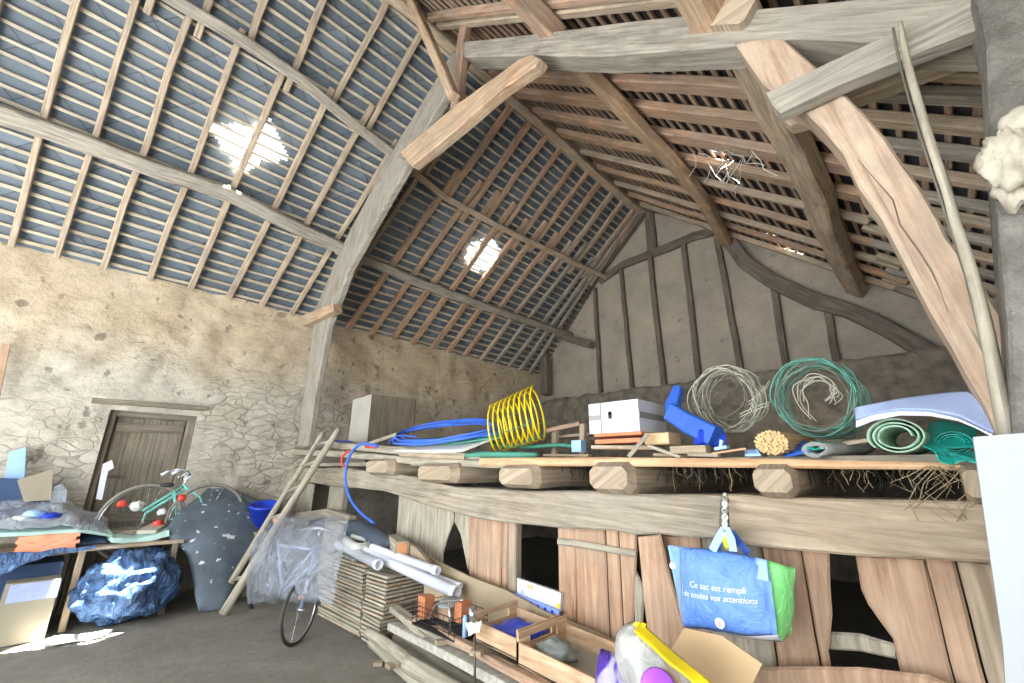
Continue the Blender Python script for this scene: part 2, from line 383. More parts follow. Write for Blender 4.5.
# stone wall with a door opening; the rough face is real relief
def wall_face(name, x0, ya, yb, zt, openings, mat):
    mb = MB(); st = 0.07; ny = int((yb - ya) / st); nz = int(zt / st); idx = {}
    def vid(i, j):
        if (i, j) not in idx:
            y = ya + (yb - ya) * i / ny; z = zt * j / nz
            d = 0.05 * noise.fractal(Vector((y * 1.3, z * 1.9, 4)), 0.8, 2.0, 4) + 0.03 * noise.cell(Vector((y * 2.7 + noise.noise(Vector((y, z, 1))), z * 4.6, 2))) * (1 if noise.noise(Vector((y * .5, z * .6, 9))) > -0.05 else 0.15)
            for (a, b, c, e) in openings:
                k = min(abs(y - a), abs(y - b)) if c - .1 < z < e + .1 else 9
                if k < 0.1: d *= 0.4
            idx[(i, j)] = len(mb.V); mb.V.append((x0 + d, y, z))
        return idx[(i, j)]
    for i in range(ny):
        for j in range(nz):
            y = ya + (yb - ya) * (i + .5) / ny; z = zt * (j + .5) / nz
            if any(a < y < b and c < z < e for (a, b, c, e) in openings): continue
            mb.face((vid(i, j), vid(i + 1, j), vid(i + 1, j + 1), vid(i, j + 1)), ((y, z),) * 4, True)
    # body behind
    segs = sorted(openings); cur = ya
    for (a, b, c, e) in segs:
        mb.box((x0 - .35, (cur + a) / 2, zt / 2), (.6, a - cur, zt)); mb.box((x0 - .35, (a + b) / 2, (e + zt) / 2), (.6, b - a, zt - e))
        if c > 0: mb.box((x0 - .35, (a + b) / 2, c / 2), (.6, b - a, c))
        cur = b
    mb.box((x0 - .35, (cur + yb) / 2, zt / 2), (.6, yb - cur, zt))
    return put(name, mb, mat, kind='structure')
DY0, DY1, DZ1 = 0.36, 1.37, 2.43
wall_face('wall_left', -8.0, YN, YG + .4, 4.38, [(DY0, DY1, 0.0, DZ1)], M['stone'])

# far gable: stone below, daub panels above
mb = MB()
prof = [(-8.3, 0), (1.6, 0), (1.6, 3.34), (0.33, 4.42), (-4.31, 8.37), (-8.0, 4.3), (-8.3, 4.2)]
mb.prism([(x, YG, z) for x, z in prof], (0, .5, 0), (1, 0, 0))
put('wall_far', mb, M['daub'], kind='structure')
mb = MB()
def lowst(a, b):
    x = -8.0 + 9.4 * a; z = 3.55 * b - 0.02; return (x, YG - .10 + 0.05 * noise.fractal(Vector((x * 1.6, z * 2.4, 7)), .8, 2, 4), z + (0.05 * noise.noise(Vector((x * 2, 0, 3))) if b == 1 else 0))
mb.sheet(lowst, 110, 42, -0.12)
put('wall_far_plinth', mb, plain('dark_rubble', '8a8173', .95, .45, 5, bump=1.0), kind='structure')
# right wall, open for the doorway beside the camera
slab('wall_right', [(1.1, 1.6, 0), (1.1, YG, 0), (1.1, YG, 3.7), (1.1, 1.6, 3.7)], (.4, 0, 0), M['stone'], (0, 1, 0))
# roof skins with holes where slates are gone
def roof_skin(name, side, dmax, holes, mat):
    mb = MB(); st = 0.045; ny = int((YG + .3 - YN) / st); nd = int(dmax / st); idx = {}
    def inside(y, d, poly):
        c = False; n = len(poly)
        for i in range(n):
            (y1, d1), (y2, d2) = poly[i], poly[i - 1]
            if (d1 > d) != (d2 > d) and y < (y2 - y1) * (d - d1) / (d2 - d1) + y1: c = not c
        return c
    def vid(i, j, o):
        if (i, j, o) not in idx:
            idx[(i, j, o)] = len(mb.V); mb.V.append(sp(side, YN + (YG + .3 - YN) * i / ny, dmax * j / nd, -0.0 if o == 0 else -0.03))
        return idx[(i, j, o)]
    cell = lambda i, j: any(inside(YN + (YG + .3 - YN) * (i + .5) / ny, dmax * (j + .5) / nd, h) for h in holes)
    for i in range(ny):
        for j in range(nd):
            if cell(i, j): continue
            y0, y1 = YN + (YG + .3 - YN) * i / ny, YN + (YG + .3 - YN) * (i + 1) / ny; d0, d1 = dmax * j / nd, dmax * (j + 1) / nd
            uv = ((y0, d0), (y1, d0), (y1, d1), (y0, d1))
            q = [vid(i, j, 0), vid(i + 1, j, 0), vid(i + 1, j + 1, 0), vid(i, j + 1, 0)]; r = [vid(i, j, 1), vid(i + 1, j, 1), vid(i + 1, j + 1, 1), vid(i, j + 1, 1)]
            mb.face(tuple(q), uv); mb.face(tuple(r[::-1]), uv[::-1])
            for (di, dj, a, b) in ((0, -1, 0, 1), (1, 0, 1, 2), (0, 1, 2, 3), (-1, 0, 3, 0)):
                ii, jj = i + di, j + dj
                if ii < 0 or jj < 0 or ii >= ny or jj >= nd or cell(ii, jj): mb.face((q[a], q[b], r[b], r[a]), (uv[a],) * 4)
    return put(name, mb, mat, kind='structure')
hp = lambda side, L: [hs(side, u, v) for u, v in L]
roof_skin('ceiling', 'L', 5.55, [hp('L', [(211, 124), (240, 123), (252, 128), (262, 118), (272, 119), (289, 159), (262, 160), (250, 170), (236, 172), (230, 156), (222, 150)]),
          hp('L', [(470, 243), (492, 236), (498, 246), (504, 252), (495, 262), (484, 270), (472, 268), (466, 257)])], M['slate'])
roof_skin('ceiling', 'R', 7.7, [hp('R', [(704, 142), (732, 143), (737, 149), (722, 155), (712, 153)]), hp('R', [(762, 234), (768, 232), (774, 236), (767, 238)]),
          hp('R', [(780, 240), (800, 247), (803, 251), (786, 247)])], M['tile'])

# door in the stone wall: planks, rails, frame, latch
xd = -8.28
mb = MB()
for k in range(2): mb.sweep([(xd + .12, (DY0 + .05, DY1 - .05)[k], 0), (xd + .12, (DY0 + .05, DY1 - .05)[k], DZ1)], .10, .14, up=(1, 0, 0), jit=.01)
mb.sweep([(xd + .12, DY0, DZ1 - .05), (xd + .12, DY1, DZ1 - .05)], .14, .10, jit=.01)
fr = put('door_1', mb, M['door_wood'], kind='structure')
mb = MB(); yy = DY0 + .11
ws = [.17, .14, .19, .15, .16]
for i, w in enumerate(ws):
    w = w * (DY1 - DY0 - .22) / sum(ws); mb.sweep([(xd + .08, yy + w / 2, .05), (xd + .08, yy + w / 2, DZ1 - .1 - .01 * (i % 2))], w - .003, .03, up=(1, 0, 0)); yy += w
mb.box((xd + .04, (DY0 + DY1) / 2, DZ1 / 2), (.03, DY1 - DY0 + .1, DZ1), grain=2); put('door_panel', mb, M['door_wood'], parent=fr)  # full-size backing board added so no sky light comes through the plank gaps
mb = MB(); mb.sweep([(xd + .115, DY0 + .12, 2.18), (xd + .115, DY1 - .12, 2.2)], .03, .12, jit=.01); put('door_rail', mb, M['door_wood'], parent=fr)
mb = MB(); mb.sweep([(xd + .115, DY0 + .12, 1.0), (xd + .115, DY1 - .12, 1.0)], .03, .12, jit=.01); put('door_rail', mb, M['door_wood'], parent=fr)
mb = MB(); mb.sweep([(xd + .12, DY0 + .12, 1.52), (xd + .12, DY0 + .3, 1.53)], .02, .04); mb.tube([(xd + .12, DY0 + .28, 1.53), (xd + .17, DY0 + .28, 1.53)], .018)
M['iron'] = plain('rusty_iron', '6a5a4c', 0.5, Metallic=0.6); put('door_latch', mb, M['iron'], parent=fr)
mb = MB(); mb.sweep([(-7.99, DY0 - .2, DZ1 + .08), (-7.99, DY1 + .08, DZ1 + .09)], .10, .07, jit=.02); put('trim_1', mb, M['door_wood'], kind='structure')
mb = MB(); mb.sweep([(-8, YN, 4.36), (-8, YG, 4.36)], .26, .1, jit=.02); pass
# ------------------------------------------------------------------ roof carpentry
HY = [-2.6, -2.05, -1.5, -0.98, -0.56, -0.1, 0.4, 0.9, 1.43, 1.91, 2.4, 2.95, 3.47, 3.98, 4.47, 4.95, 5.48, 5.95, 6.43, 6.98, 7.48, 7.98, 8.46, 8.86]
random.seed(11)
def rafter(side, y0, d0, y1, d1, w, h, mat, label, off=.105):
    mb = MB(); up = SN[side]
    n = 4; pts = [sp(side, y0 + (y1 - y0) * k / n + random.uniform(-.015, .015), d0 + (d1 - d0) * k / n, off + random.uniform(-.005, .005)) for k in range(n + 1)]
    mb.sweep(pts, w, h, up=up, jit=.012)
    return put('rafter', mb, mat, label=label, cat='rafter', group={'L': 'rafters under the slate slope', 'R': 'rafters under the dark tiled slope'}[side])
for i, y in enumerate(HY):
    far = y > 3.1; w = random.uniform(.085, .12) if far else random.uniform(.06, .08)
    mt = M['rafter_red'] if (far and y < 6.8 and random.random() < .65) else (M['rafter_wood'] if not y > 7 else M['grey_timber'])
    ln = min(max((y - .6) * .3, 0), .8, 9.15 - y - .24)
    rafter('L', y, 5.42, y + .09 + ln * .68, 1.75 + random.uniform(-.2, .15), w, .09, mt, 'lower rafter of the slate slope, %s from the near end of the barn' % ordw(i))
    w = random.uniform(.09, .13) if far else random.uniform(.07, .085)
    rafter('L', y + .2 + ln * .55, (1.98 if y < 3 else 2.42) + random.uniform(-.1, .16), y + .24 + ln, .05, w, .09, M['rafter_red'] if (3.2 < y < 6.8) else M['rafter_wood'], 'upper rafter up to the ridge on the slate slope, %s from the near end' % ordw(i))
# right slope: broad boards
RY = [-2.4, -1.7, -1.0, -.3, .4, 1.0, 1.5, 2.0, 2.5, 2.66, 3.25, 3.81, 4.33, 4.98, 5.65, 6.4, 7.1, 7.8, 8.4, 9.0]
RL = [-2.3, -1.6, -.9, -.2, .5, 1.1, 1.6, 2.1, 2.6, 3.1, 3.45, 3.72, 4.05, 4.45, 4.85, 5.34, 5.7, 6.1, 6.6, 7.1, 7.6, 8.1, 8.6, 9.0]
for i, y in enumerate(RY):
    w = random.uniform(.18, .25) if 2.7 < y < 6 else random.uniform(.08, .11)
    mt = M['pink_timber'] if y < 5.2 and i % 3 else M['rafter_wood'] if i % 2 else M['rafter_red']
    rafter('R', y, .03, y + random.uniform(-.06, .06), 5.7 + random.uniform(-.1, .3), w, .10, mt, 'upper rafter on the dark tiled slope, %s from the near end' % ordw(i))
for i, y in enumerate(RL):
    rafter('R', y + .02, 5.65 + random.uniform(-.2, .1), y + random.uniform(-.04, .04), 7.5, random.uniform(.09, .15), .09, M['grey_timber'] if y > 2.6 and i % 2 else M['rafter_wood'], 'lower rafter on the dark tiled slope, %s from the near end' % ordw(i))
# battens
def battens(side, n, step, d_first, mat_pick, phrase, grp, wd=.042):
    for i in range(n):
        d = d_first - i * step
        if d < .04: break
        mb = MB(); k = 14
        pts = [sp(side, YN + (YG - YN - .02) * j / k, d + random.uniform(-.012, .012), .038) for j in range(k + 1)]
        mb.sweep(pts, wd * random.uniform(.85, 1.15), .028, up=SN[side], jit=.008, step=.6)
        put('batten', mb, mat_pick(i), label=phrase % ordw(i), cat='batten', group=grp)
battens('L', 40, .163, 5.36, lambda i: M['batten_wood'], 'thin pale batten under the slates, %s row up from the stone wall', 'battens under the slate slope')
battens('R', 50, .165, 7.55, lambda i: M['batten_dark'], 'brown batten under the dark tiles, %s row up from the low eave', 'battens under the dark tiled slope', .05)
# purlins and ridge
def purlin(side, pts, w, h, mat, label, off=.235):
    mb = MB(); mb.sweep([sp(side, y, d, off) for y, d in pts], w, h, up=SN[side], jit=.035, step=.35)
    put('purlin', mb, mat, label=label, cat='purlin', group='purlins of the barn roof')
purlin('L', [(YN, 3.86), (-1.2, 3.84), (.9, 3.75), (2.66, 3.9), (2.95, 3.97)], .20, .17, M['grey_timber'], 'lower grey purlin on the slate slope, length nearest the camera end')
purlin('L', [(2.6, 3.95), (5.2, 4.03), (8.0, 4.0), (YG, 3.98)], .17, .14, M['grey_timber'], 'lower grey purlin on the slate slope, length running on to the gable wall')
purlin('L', [(YN, 1.8), (-.1, 1.83), (1.25, 1.85), (2.95, 2.12)], .15, .14, M['grey_timber'], 'upper grey purlin on the slate slope, length nearest the camera end')
purlin('L', [(2.75, 2.1), (4, 2.3), (5.5, 2.3), (7.5, 2.2), (YG, 2.1)], .12, .12, M['rafter_wood'], 'upper bowed purlin on the slate slope, length running on to the gable wall')
PR = lambda off, L: [hs('R', u, v, off) for u, v in L]
r1 = PR(.27, [(531, 10), (570, 59), (600, 88), (624, 110), (662, 150), (700, 195), (731, 252)])
r2 = PR(.27, [(700, 0), (745, 40), (780, 117), (812, 185), (845, 268)])
d1, d2 = r1[0][1], r2[0][1]
purlin('R', [(YN, d1 + .05), (r1[0][0], d1), (2.78, d1 + .02)], .22, .2, M['pink_timber'], 'upper pinkish purlin of the tiled slope, end resting above the principal', off=.27)
purlin('R', [(2.6, r1[1][1])] + r1[1:] + [(YG, r1[-1][1])], .25, .13, M['warm_timber'], 'upper flat purlin of the tiled slope, running down towards the gable', off=.26)
purlin('R', [(YN, d2), (r2[0][0], d2), (2.78, d2)], .22, .2, M['warm_timber'], 'lower purlin of the tiled slope, end resting above the principal', off=.27)
purlin('R', [(2.6, r2[1][1])] + r2[1:] + [(YG, r2[-1][1])], .29, .2, M['rafter_wood'], 'lower dark crooked purlin of the tiled slope behind the curved blade', off=.27)
mb = MB(); mb.sweep([(-4.31, YN, 8.12), (-4.31, 1.5, 8.1), (-4.31, 3.2, 8.13), (-4.33, 6, 8.12), (-4.31, YG, 8.13)], .17, .2, jit=.04)
put('ridge_purlin', mb, M['rafter_wood'], label='long ridge purlin along the top of the barn roof', cat='ridge beam')

# ------------------------------------------------------------------ the truss in front of the loft
def cut(name, front_y, th, pix, mat, label=None, cat=None, grain=None, parent=None, group=None, wob=0.0):
    """timber sawn to an outline, standing in a plane across the barn at front_y, th thick"""
    P = [at(u, v, 1, front_y) for u, v in pix]
    mb = MB()
    if wob:
        Q = []
        for i, p in enumerate(P):
            q = P[(i + 1) % len(P)]; k = max(1, int((q - p).length / .18))
            for j in range(k):
                r = p.lerp(q, j / k)
                if j: r = r + Vector((noise.noise(r * 3.1), 0, noise.noise(r * 3.1 + Vector((5, 5, 5))))) * wob
                Q.append(r)
        P = Q
    c = sum(P, Vector()) / len(P); n = len(P)
    ins = 0.012   # eased arrises
    g = Vector(grain) if grain is not None else (P[1] - P[0])
    area = sum((P[i].x * P[i - 1].z - P[i - 1].x * P[i].z) for i in range(n))
    F = []
    for i in range(n):
        a = P[i - 1]; b = P[(i + 1) % n]; t = (b - a).normalized(); nn = Vector((t.z, 0, -t.x)); nn = nn if area > 0 else -nn
        F.append(P[i] + nn * ins)
    test = sum((F[i].x * F[i - 1].z - F[i - 1].x * F[i].z) for i in range(n))
    if abs(test) > abs(area): F = [2 * P[i] - F[i] for i in range(n)]
    dy = Vector((0, 1, 0)); g = g.normalized(); g2 = g.cross(dy)
    rings = [F, [p + dy * ins for p in P], [p + dy * (th - ins) for p in P], [p + dy * th for p in F]]
    b0 = len(mb.V); ou, ov = random.random() * 9, random.random() * 9
    for r in rings: mb.V.extend(r)
    uvf = lambda p, k=0: (p.dot(g) + ou, p.dot(g2) + ov + k)
    flip = area < 0
    def add(ids, uv):
        if flip: ids = ids[::-1]; uv = uv[::-1]
        mb.face(ids, uv)
    add(tuple(b0 + i for i in range(n)), tuple(uvf(p) for p in F))
    add(tuple(b0 + 3 * n + i for i in range(n - 1, -1, -1)), tuple(uvf(F[i]) for i in range(n - 1, -1, -1)))
    for k in range(3):
        for i in range(n):
            j = (i + 1) % n; kk = (0, .01, th - .01, th)
            add((b0 + k * n + j, b0 + k * n + i, b0 + (k + 1) * n + i, b0 + (k + 1) * n + j), (uvf(P[j], kk[k]), uvf(P[i], kk[k]), uvf(P[i], kk[k + 1]), uvf(P[j], kk[k + 1])))
    return put(name, mb, mat, label=label, cat=cat, parent=parent, group=group)
TY = 2.66
cut('cruck_blade', TY, .10, [(297, 446), (305, 385), (313, 327), (322, 300), (333, 266), (349, 232), (370, 193), (398, 157), (411, 160), (388, 200), (350, 268), (340, 295), (329, 323), (317, 385), (307, 446)], M['grey_timber'],
    'crooked grey timber blade rising from loft height along the stone wall', 'timber post', wob=.012, grain=at(345, 270, 1, TY) - at(304, 445, 1, TY))
cut('principal_rafter', TY + .12, .12, [(300, 322), (335, 250), (372, 185), (440, 72), (452, 52), (466, 56), (452, 84), (392, 186), (345, 262), (316, 322)], M['grey_timber'],
    'grey principal rafter under the slate slope beside the crooked blade', 'timber beam', wob=.012, grain=(1, 0, 1))
cut('wall_strut', TY - .1, .14, [(300, 316), (333, 303), (334, 311), (302, 326)], M['warm_timber'], 'short strut tying crooked grey blade to stone wall top', 'timber strut')
cut('collar_beam', TY - .12, .14, [(400, 152), (426, 130), (455, 105), (490, 80), (520, 58), (532, 54), (540, 58), (535, 66), (500, 90), (470, 117), (435, 147), (411, 166)], M['warm_timber'],
    'sun-bleached collar beam crossing the roof below the king post', 'timber beam', wob=.01, grain=(1, 0, 0))
cut('principal_rafter', TY, .26, [(458, 42), (540, 33), (620, 22), (730, 10), (800, 4), (900, -6), (985, -14), (1080, -20), (1080, 40), (985, 38), (900, 40), (860, 41), (790, 38), (730, 46), (680, 50), (600, 56), (535, 55), (464, 57)], M['grey_timber'],
    'heavy grey principal rafter crossing the top of the tiled slope', 'timber beam', wob=.006, grain=at(900, 10, 1, TY) - at(500, 45, 1, TY))
a_ = at(457, 108, 1, 2.7); b_ = at(463, 52, 1, 2.7); mb = MB(); mb.sweep([a_, b_, (b_.x + .02, 2.75, 8.1)], .17, .12, up=(0, 1, 0), jit=.02)
put('king_post', mb, M['pink_timber'], label='short brown king post between collar beam and ridge', cat='timber post')
mb = MB(); a_ = at(411, -2, 0, -4.2); b_ = at(455, 97, 1, 2.48); mb.sweep([a_ + (a_ - b_) * .1, a_, b_], .13, .12, up=(1, 0, 0), jit=.02)
put('wind_brace', mb, M['warm_timber'], label='slanting brace from ridge down to the king post foot', cat='timber brace')
# arched blade on the right, clasped by two plank ties
cut('arched_blade', TY, .24, [(733, 40), (745, 58), (763, 84), (780, 97), (800, 107), (820, 126), (843, 153), (859, 188), (882, 219), (907, 267), (930, 311), (951, 345), (967, 375), (985, 405), (1000, 440), (1030, 440), (1022, 380), (1010, 326), (991, 297), (971, 267), (947, 236), (940, 220), (921, 187), (902, 162), (886, 138), (862, 111), (836, 85), (813, 64), (783, 38)],
    wood('blade_wood', 'a08068', 'c0a287', 'd3bda3', grain=.6, grey=.85, greycol='b0aa9d', bump=.3), 'big curved timber blade with a long crack, right of the loft', 'timber brace', wob=.008, grain=at(860, 150, 1, TY) - at(980, 370, 1, TY))
mb = MB(); cr = [(858, 160), (880, 185), (893, 200), (900, 225), (918, 250), (932, 272), (940, 290), (948, 312)]
mb.tube([at(u, v, 1, TY - .001) for u, v in cr], [.001, .002, .003, .003, .003, .003, .002, .001], n=5)
put('crack', mb, M['dark_timber'], parent=bpy.data.objects['arched_blade'])
cut('plank_tie', TY - .13, .11, [(765, 92), (835, 58), (880, 37), (990, -14), (1080, -55), (1080, -20), (985, 25), (860, 75), (836, 85), (780, 112), (772, 104)], M['grey_timber'],
    'front plank tie clasping the curved blade, pale grey with split edge', 'timber tie', wob=.006, grain=(1, 0, 0))
cut('plank_tie', TY + .25, .12, [(766, 96), (860, 52), (1000, -10), (1080, -50), (1080, 0), (986, 48), (860, 96), (805, 121), (790, 125), (775, 113)], M['beige_beam'],
    'rear plank tie behind the curved blade, lower and paler', 'timber tie', wob=.006, grain=(1, 0, 0))
mb = MB(); pp = [(900, 22), (904, 45), (911, 77), (928, 135), (947, 193), (955, 222), (971, 270), (991, 355), (1009, 440)]
mb.tube([at(u, v, 1, TY - .2) for u, v in pp], [.008, .014, .016, .018, .019, .02, .022, .023, .025], n=8, spline=3, jit=.3)
pl_ = put('long_stick', mb, M['plank_grey'], label='long thin pole leaning in front of the curved blade', cat='pole')
mb = MB(); mb.tube([at(u - 7 + i * .3, v + 6, 1, TY - .18) for i, (u, v) in enumerate(pp)], .006, n=5, spline=2)
put('dark_strip', mb, M['dark_timber'], parent=pl_)  # thin dark strip running alongside the pole
# right post
cut('barn_post', TY - .3, .34, [(972, -20), (986, 39), (989, 106), (994, 161), (1000, 240), (1008, 324), (1014, 440), (1020, 560), (1024, 700), (1110, 700), (1090, 440), (1070, 200), (1060, -20)], (lambda q: (q.bump(q.noise(q.coord('Object'), 7, 8, .75), 1.0, .08), q.done(q.ramp(q.noise(q.coord('Object'), 4, 7, .75), [(.3, '625e56'), (.5, '8f8b82'), (.7, 'b3afa5')]), .95))[1])(NT('rough_dusty_post')),
    'rough grey post at the right edge beside the curved blade', 'timber post', wob=.02, grain=(0, 0, 1))
# gable carpentry
G0 = YG - .04
def stud(pix, w, label, name='gable_stud', mat='dark_timber', grp='studs in the gable wall'):
    mb = MB(); mb.sweep([at(u, v, 1, G0 - .02) for u, v in pix], w, .12, up=(0, 1, 0), jit=.03, step=.4)
    put(name, mb, M[mat], label=label, cat='timber stud', group=grp)
stud([(649, 205), (653, 253)], .24, 'short stud at the peak of the gable under the ridge')
for i, pts in enumerate([[(595, 288), (601, 392)], [(620, 265), (626, 320), (632, 390)], [(650, 255), (657, 320), (665, 389)], [(683, 245), (691, 310), (700, 386)], [(717, 238), (728, 300), (743, 384)], [(773, 278), (781, 330), (790, 384)], [(826, 300), (834, 345), (842, 388)]]):
    stud(pts, .09 if i < 2 else .12, '%s tall dark stud in the gable daub, counted from the stone wall' % ordw(i))
mb = MB(); mb.sweep([at(600, 281, 1, G0), at(624, 265, 1, G0), at(694, 237, 1, G0), at(742, 226, 1, G0)], .16, .2, up=(0, 0, 1), jit=.03)
put('gable_collar', mb, M['dark_timber'], label='dark horizontal collar across the upper gable', cat='timber beam')
mb = MB(); mb.sweep([at(535, 372, 1, G0 - .1), at(590, 285, 1, G0 - .1), at(645, 208, 1, G0 - .1)], .16, .22, up=(0, 0, 1), jit=.03)
put('gable_rafter', mb, M['dark_timber'], label='dark rafter edging the gable on the slate side', cat='timber beam')
mb = MB(); mb.sweep([at(u, v, 1, G0 - .1) for u, v in [(645, 206), (690, 214), (722, 232), (745, 262), (775, 283), (812, 300), (850, 312), (890, 330), (930, 352)]], .16, [.22, .24, .26, .28, .28, .28, .26, .26, .26], up=(0, 0, 1), jit=.03)
put('gable_cruck', mb, M['dark_timber'], label='dark curved cruck edging the gable on the tiled side', cat='timber beam')
mb = MB(); mb.sweep([at(543, 300, 1, 9.1), at(546, 395, 1, 9.1)], .24, .24, up=(0, 1, 0), jit=.02)
put('corner_post', mb, M['dark_timber'], label='dark post in the corner of stone wall and gable', cat='timber post')
mb = MB(); mb.sweep([at(536, 330, 1, 9.1), at(592, 345, 1, 9.1)], .2, .18, jit=.02)
put('corner_tie', mb, M['dark_timber'], label='short dark tie from corner post into the gable', cat='timber tie')

# plaster lumps on the post
mb = MB(); mb.blob(at(1014, 166, 1, 2.26), (.08, .07, .13), .55, 2.6, 26, 18, 5); put('plaster_lump', mb, plain('cream_plaster', 'c4bba8', .95, .35, 9, bump=1.0), label='large cream plaster lump on the right edge post', cat='plaster')
mb = MB(); mb.blob(at(1022, 122, 1, 2.28), (.06, .05, .055), .3, 2.5, 22, 14, 9); put('plaster_lump', mb, bpy.data.materials['cream_plaster'], label='smaller cream lump above the large one on the post', cat='plaster')
# ------------------------------------------------------------------ the loft and its plank front
YB, YP, YD = 2.85, 3.0, 2.78          # beam face, plank face, deck edge
ZD = 1.74
slab('loft_floor', [(-7.95, 2.98, ZD - .05), (1.05, 2.98, ZD - .05), (1.05, 9.25, ZD - .05), (-7.95, 9.25, ZD - .05)], (0, 0, .05), M['plank_grey'])
bpy.data.objects['loft_floor'].name = 'floor_loft'
cut('loft_beam', YB, .30, [(284, 466), (318, 468), (344, 467), (365, 471), (386, 472), (420, 478), (455, 487), (493, 489), (530, 491), (585, 491), (640, 494), (722, 495), (720, 539), (690, 538), (660, 534), (637, 535), (607, 530), (559, 528), (511, 523), (478, 519), (455, 513), (422, 504), (399, 496), (383, 491), (355, 488), (329, 486), (300, 481), (284, 480)],
    wood('weathered_beam', '7a6d5b', '9f927e', 'bbae9a', grain=.9, grey=.8, greycol='a19c90'), 'long weathered front beam under the loft, curving up towards the ladder', 'timber beam', wob=.01, grain=(1, 0, -.05))
cut('loft_beam', YB - .02, .30, [(727, 494), (780, 497), (837, 499), (900, 500), (985, 502), (1040, 503), (1040, 568), (992, 563), (948, 561), (896, 558), (855, 556), (800, 551), (760, 547), (730, 544)],
    M['beige_beam'], 'pale thick front beam under the loft, right of the hanging rope', 'timber beam', wob=.01, grain=(1, 0, -.05))
def dn(u, v, y=None):
    y = YP if y is None else y; P = at(u, v, 1, y); d = ROT.transposed() @ (Vector((P.x, y, 0.03)) - CAM)
    return (512 + d.x / -d.z * FOC, 341.5 - d.y / -d.z * FOC)
def plank(pix, mat, label, y=None, th=.03, name='wall_plank', wob=.006, group='upright planks closing the loft front', cat='plank'):
    y = YP if y is None else y
    return cut(name, y, th, [dn(*p[1:], y) if p[0] == 'd' else p for p in pix], M[mat], label, cat, wob=wob, grain=(0, 0, 1), group=group)
plank([(300, 482), (314, 484), ('d', 313, 484), ('d', 299, 482)], 'plank_grey', 'grey plank against stone wall under the loft, behind the ladder')
plank([(330, 483), (344, 485), ('d', 343, 486), ('d', 329, 484)], 'plank_grey', 'narrow grey post between two dark openings under the loft', y=YP - .02, th=.1)
plank([(399, 492), (422, 500), ('d', 421, 500), ('d', 399, 492)], 'plank_grey', 'grey plank edging the dark opening with the blue hose')
plank([(422, 500), (453, 509), (453, 522), (447, 537), (442, 555), (443, 580), ('d', 430, 560), ('d', 423, 500)], 'plank_grey', 'grey plank with curved edge, left of the pointed gap', y=YP - .01)
plank([(455, 509), (469, 515), (470, 575), ('d', 469, 560), (469, 580), (466, 565), (460, 535), (454, 522)], 'plank_grey', 'narrow plank right of the pointed gap')
plank([(469, 514), (478, 517), ('d', 478, 517), ('d', 470, 515)], 'plank_pink', 'narrow reddish plank beside wide pink plank')
plank([(478, 516), (502, 519), ('d', 500, 519), ('d', 478, 517)], 'plank_pink', 'wide pink plank right of the pointed gap', y=YP - .015)
plank([(502, 519), (508, 520), ('d', 507, 520), ('d', 502, 519)], 'plank_pink', 'thin strip beside wide pink plank')
plank([(508, 518), (515.5, 520), ('d', 515, 520), ('d', 508, 519)], 'beige_beam', 'pale stud edging the opening above the white boxes', y=YP - .06, th=.09)
# stall door
sd = thing('stall_door', 'pink plank stall door with a pale grey rail across its top', 'stall door', at(595, 560, 1, YP - .03) * 1)
for pix in ([(557, 525), (574, 526), ('d', 572, 526), ('d', 557, 526)], [(574, 526), (604, 529), ('d', 603, 529), ('d', 573, 526)], [(605, 529), (617, 530), ('d', 616, 530), ('d', 604, 529)], [(618, 530), (636, 533), (636, 558), (632, 640), ('d', 628, 560), ('d', 617, 530)]):
    cut('door_plank', YP - .03 + random.uniform(-.006, .006), .028, [dn(*p[1:], YP - .03) if p[0] == 'd' else p for p in pix], M['plank_pink'], parent=sd, grain=(0, 0, 1), wob=.004)
cut('rail', YP - .07, .035, [(557, 538), (590, 543), (636, 551), (636, 558), (590, 550), (557, 545)], M['plank_grey'], parent=sd, grain=(1, 0, 0), wob=.004)
plank([(629, 573), (634, 568), (642, 585), (644, 592), (641, 640), ('d', 640, 590), ('d', 632, 590), (632, 590)], 'plank_grey', 'short splintered plank stub between stall door and leaning plank', y=YP - .02)
plank([(637, 537), (660, 534), (668, 570), (683, 622), (700, 690), ('d', 690, 640), ('d', 655, 640), (648, 640), (643, 600)], 'plank_pink', 'wide pink plank leaning askew beside the shopping bag', y=YP - .12)
plank([(662, 535), (700, 536), ('d', 699, 536), ('d', 662, 535)], 'plank_pink', 'plank half hidden behind the blue shopping bag')
plank([(701, 536), (760, 546), ('d', 758, 546), ('d', 701, 536)], 'plank_grey', 'wide plank mostly hidden behind the shopping bag')
plank([(761, 546), (800, 550), ('d', 799, 550), ('d', 761, 546)], 'plank_pink', 'pink plank beside the green side of the bag')
plank([(801, 549), (829, 552), (830, 589), (832, 615), (828, 652), ('d', 824, 620), ('d', 802, 550)], 'plank_pink', 'pale plank with wavy edge left of the dark opening', y=YP - .015)
plank([(855, 555), (924, 558), ('d', 922, 558), ('d', 893, 640), (893, 640), (880, 622), (868, 605), (861, 590)], 'plank_pink', 'wide pale plank with a slanting broken edge, right of the opening')
plank([(925, 558), (954, 560), ('d', 952, 560), ('d', 925, 558)], 'plank_pink', 'pale straight plank third from the white panel', y=YP - .012)
plank([(956, 560), (1040, 566), ('d', 1036, 566), ('d', 956, 560)], 'beige_beam', 'brown coarse board beside the white panel')
plank([(826, 632), (860, 634), (897, 645), (897, 660), (860, 652), (826, 650)], 'plank_grey', 'grey board nailed across the bottom of the dark opening', y=YP + .04, name='cross_board')
plank([(745, 668), (800, 667), (860, 668), (930, 676), (962, 690), (962, 720), (745, 720)], 'plank_pink', 'low reddish board across the foot of the planks', y=YP - .14, name='cross_board')
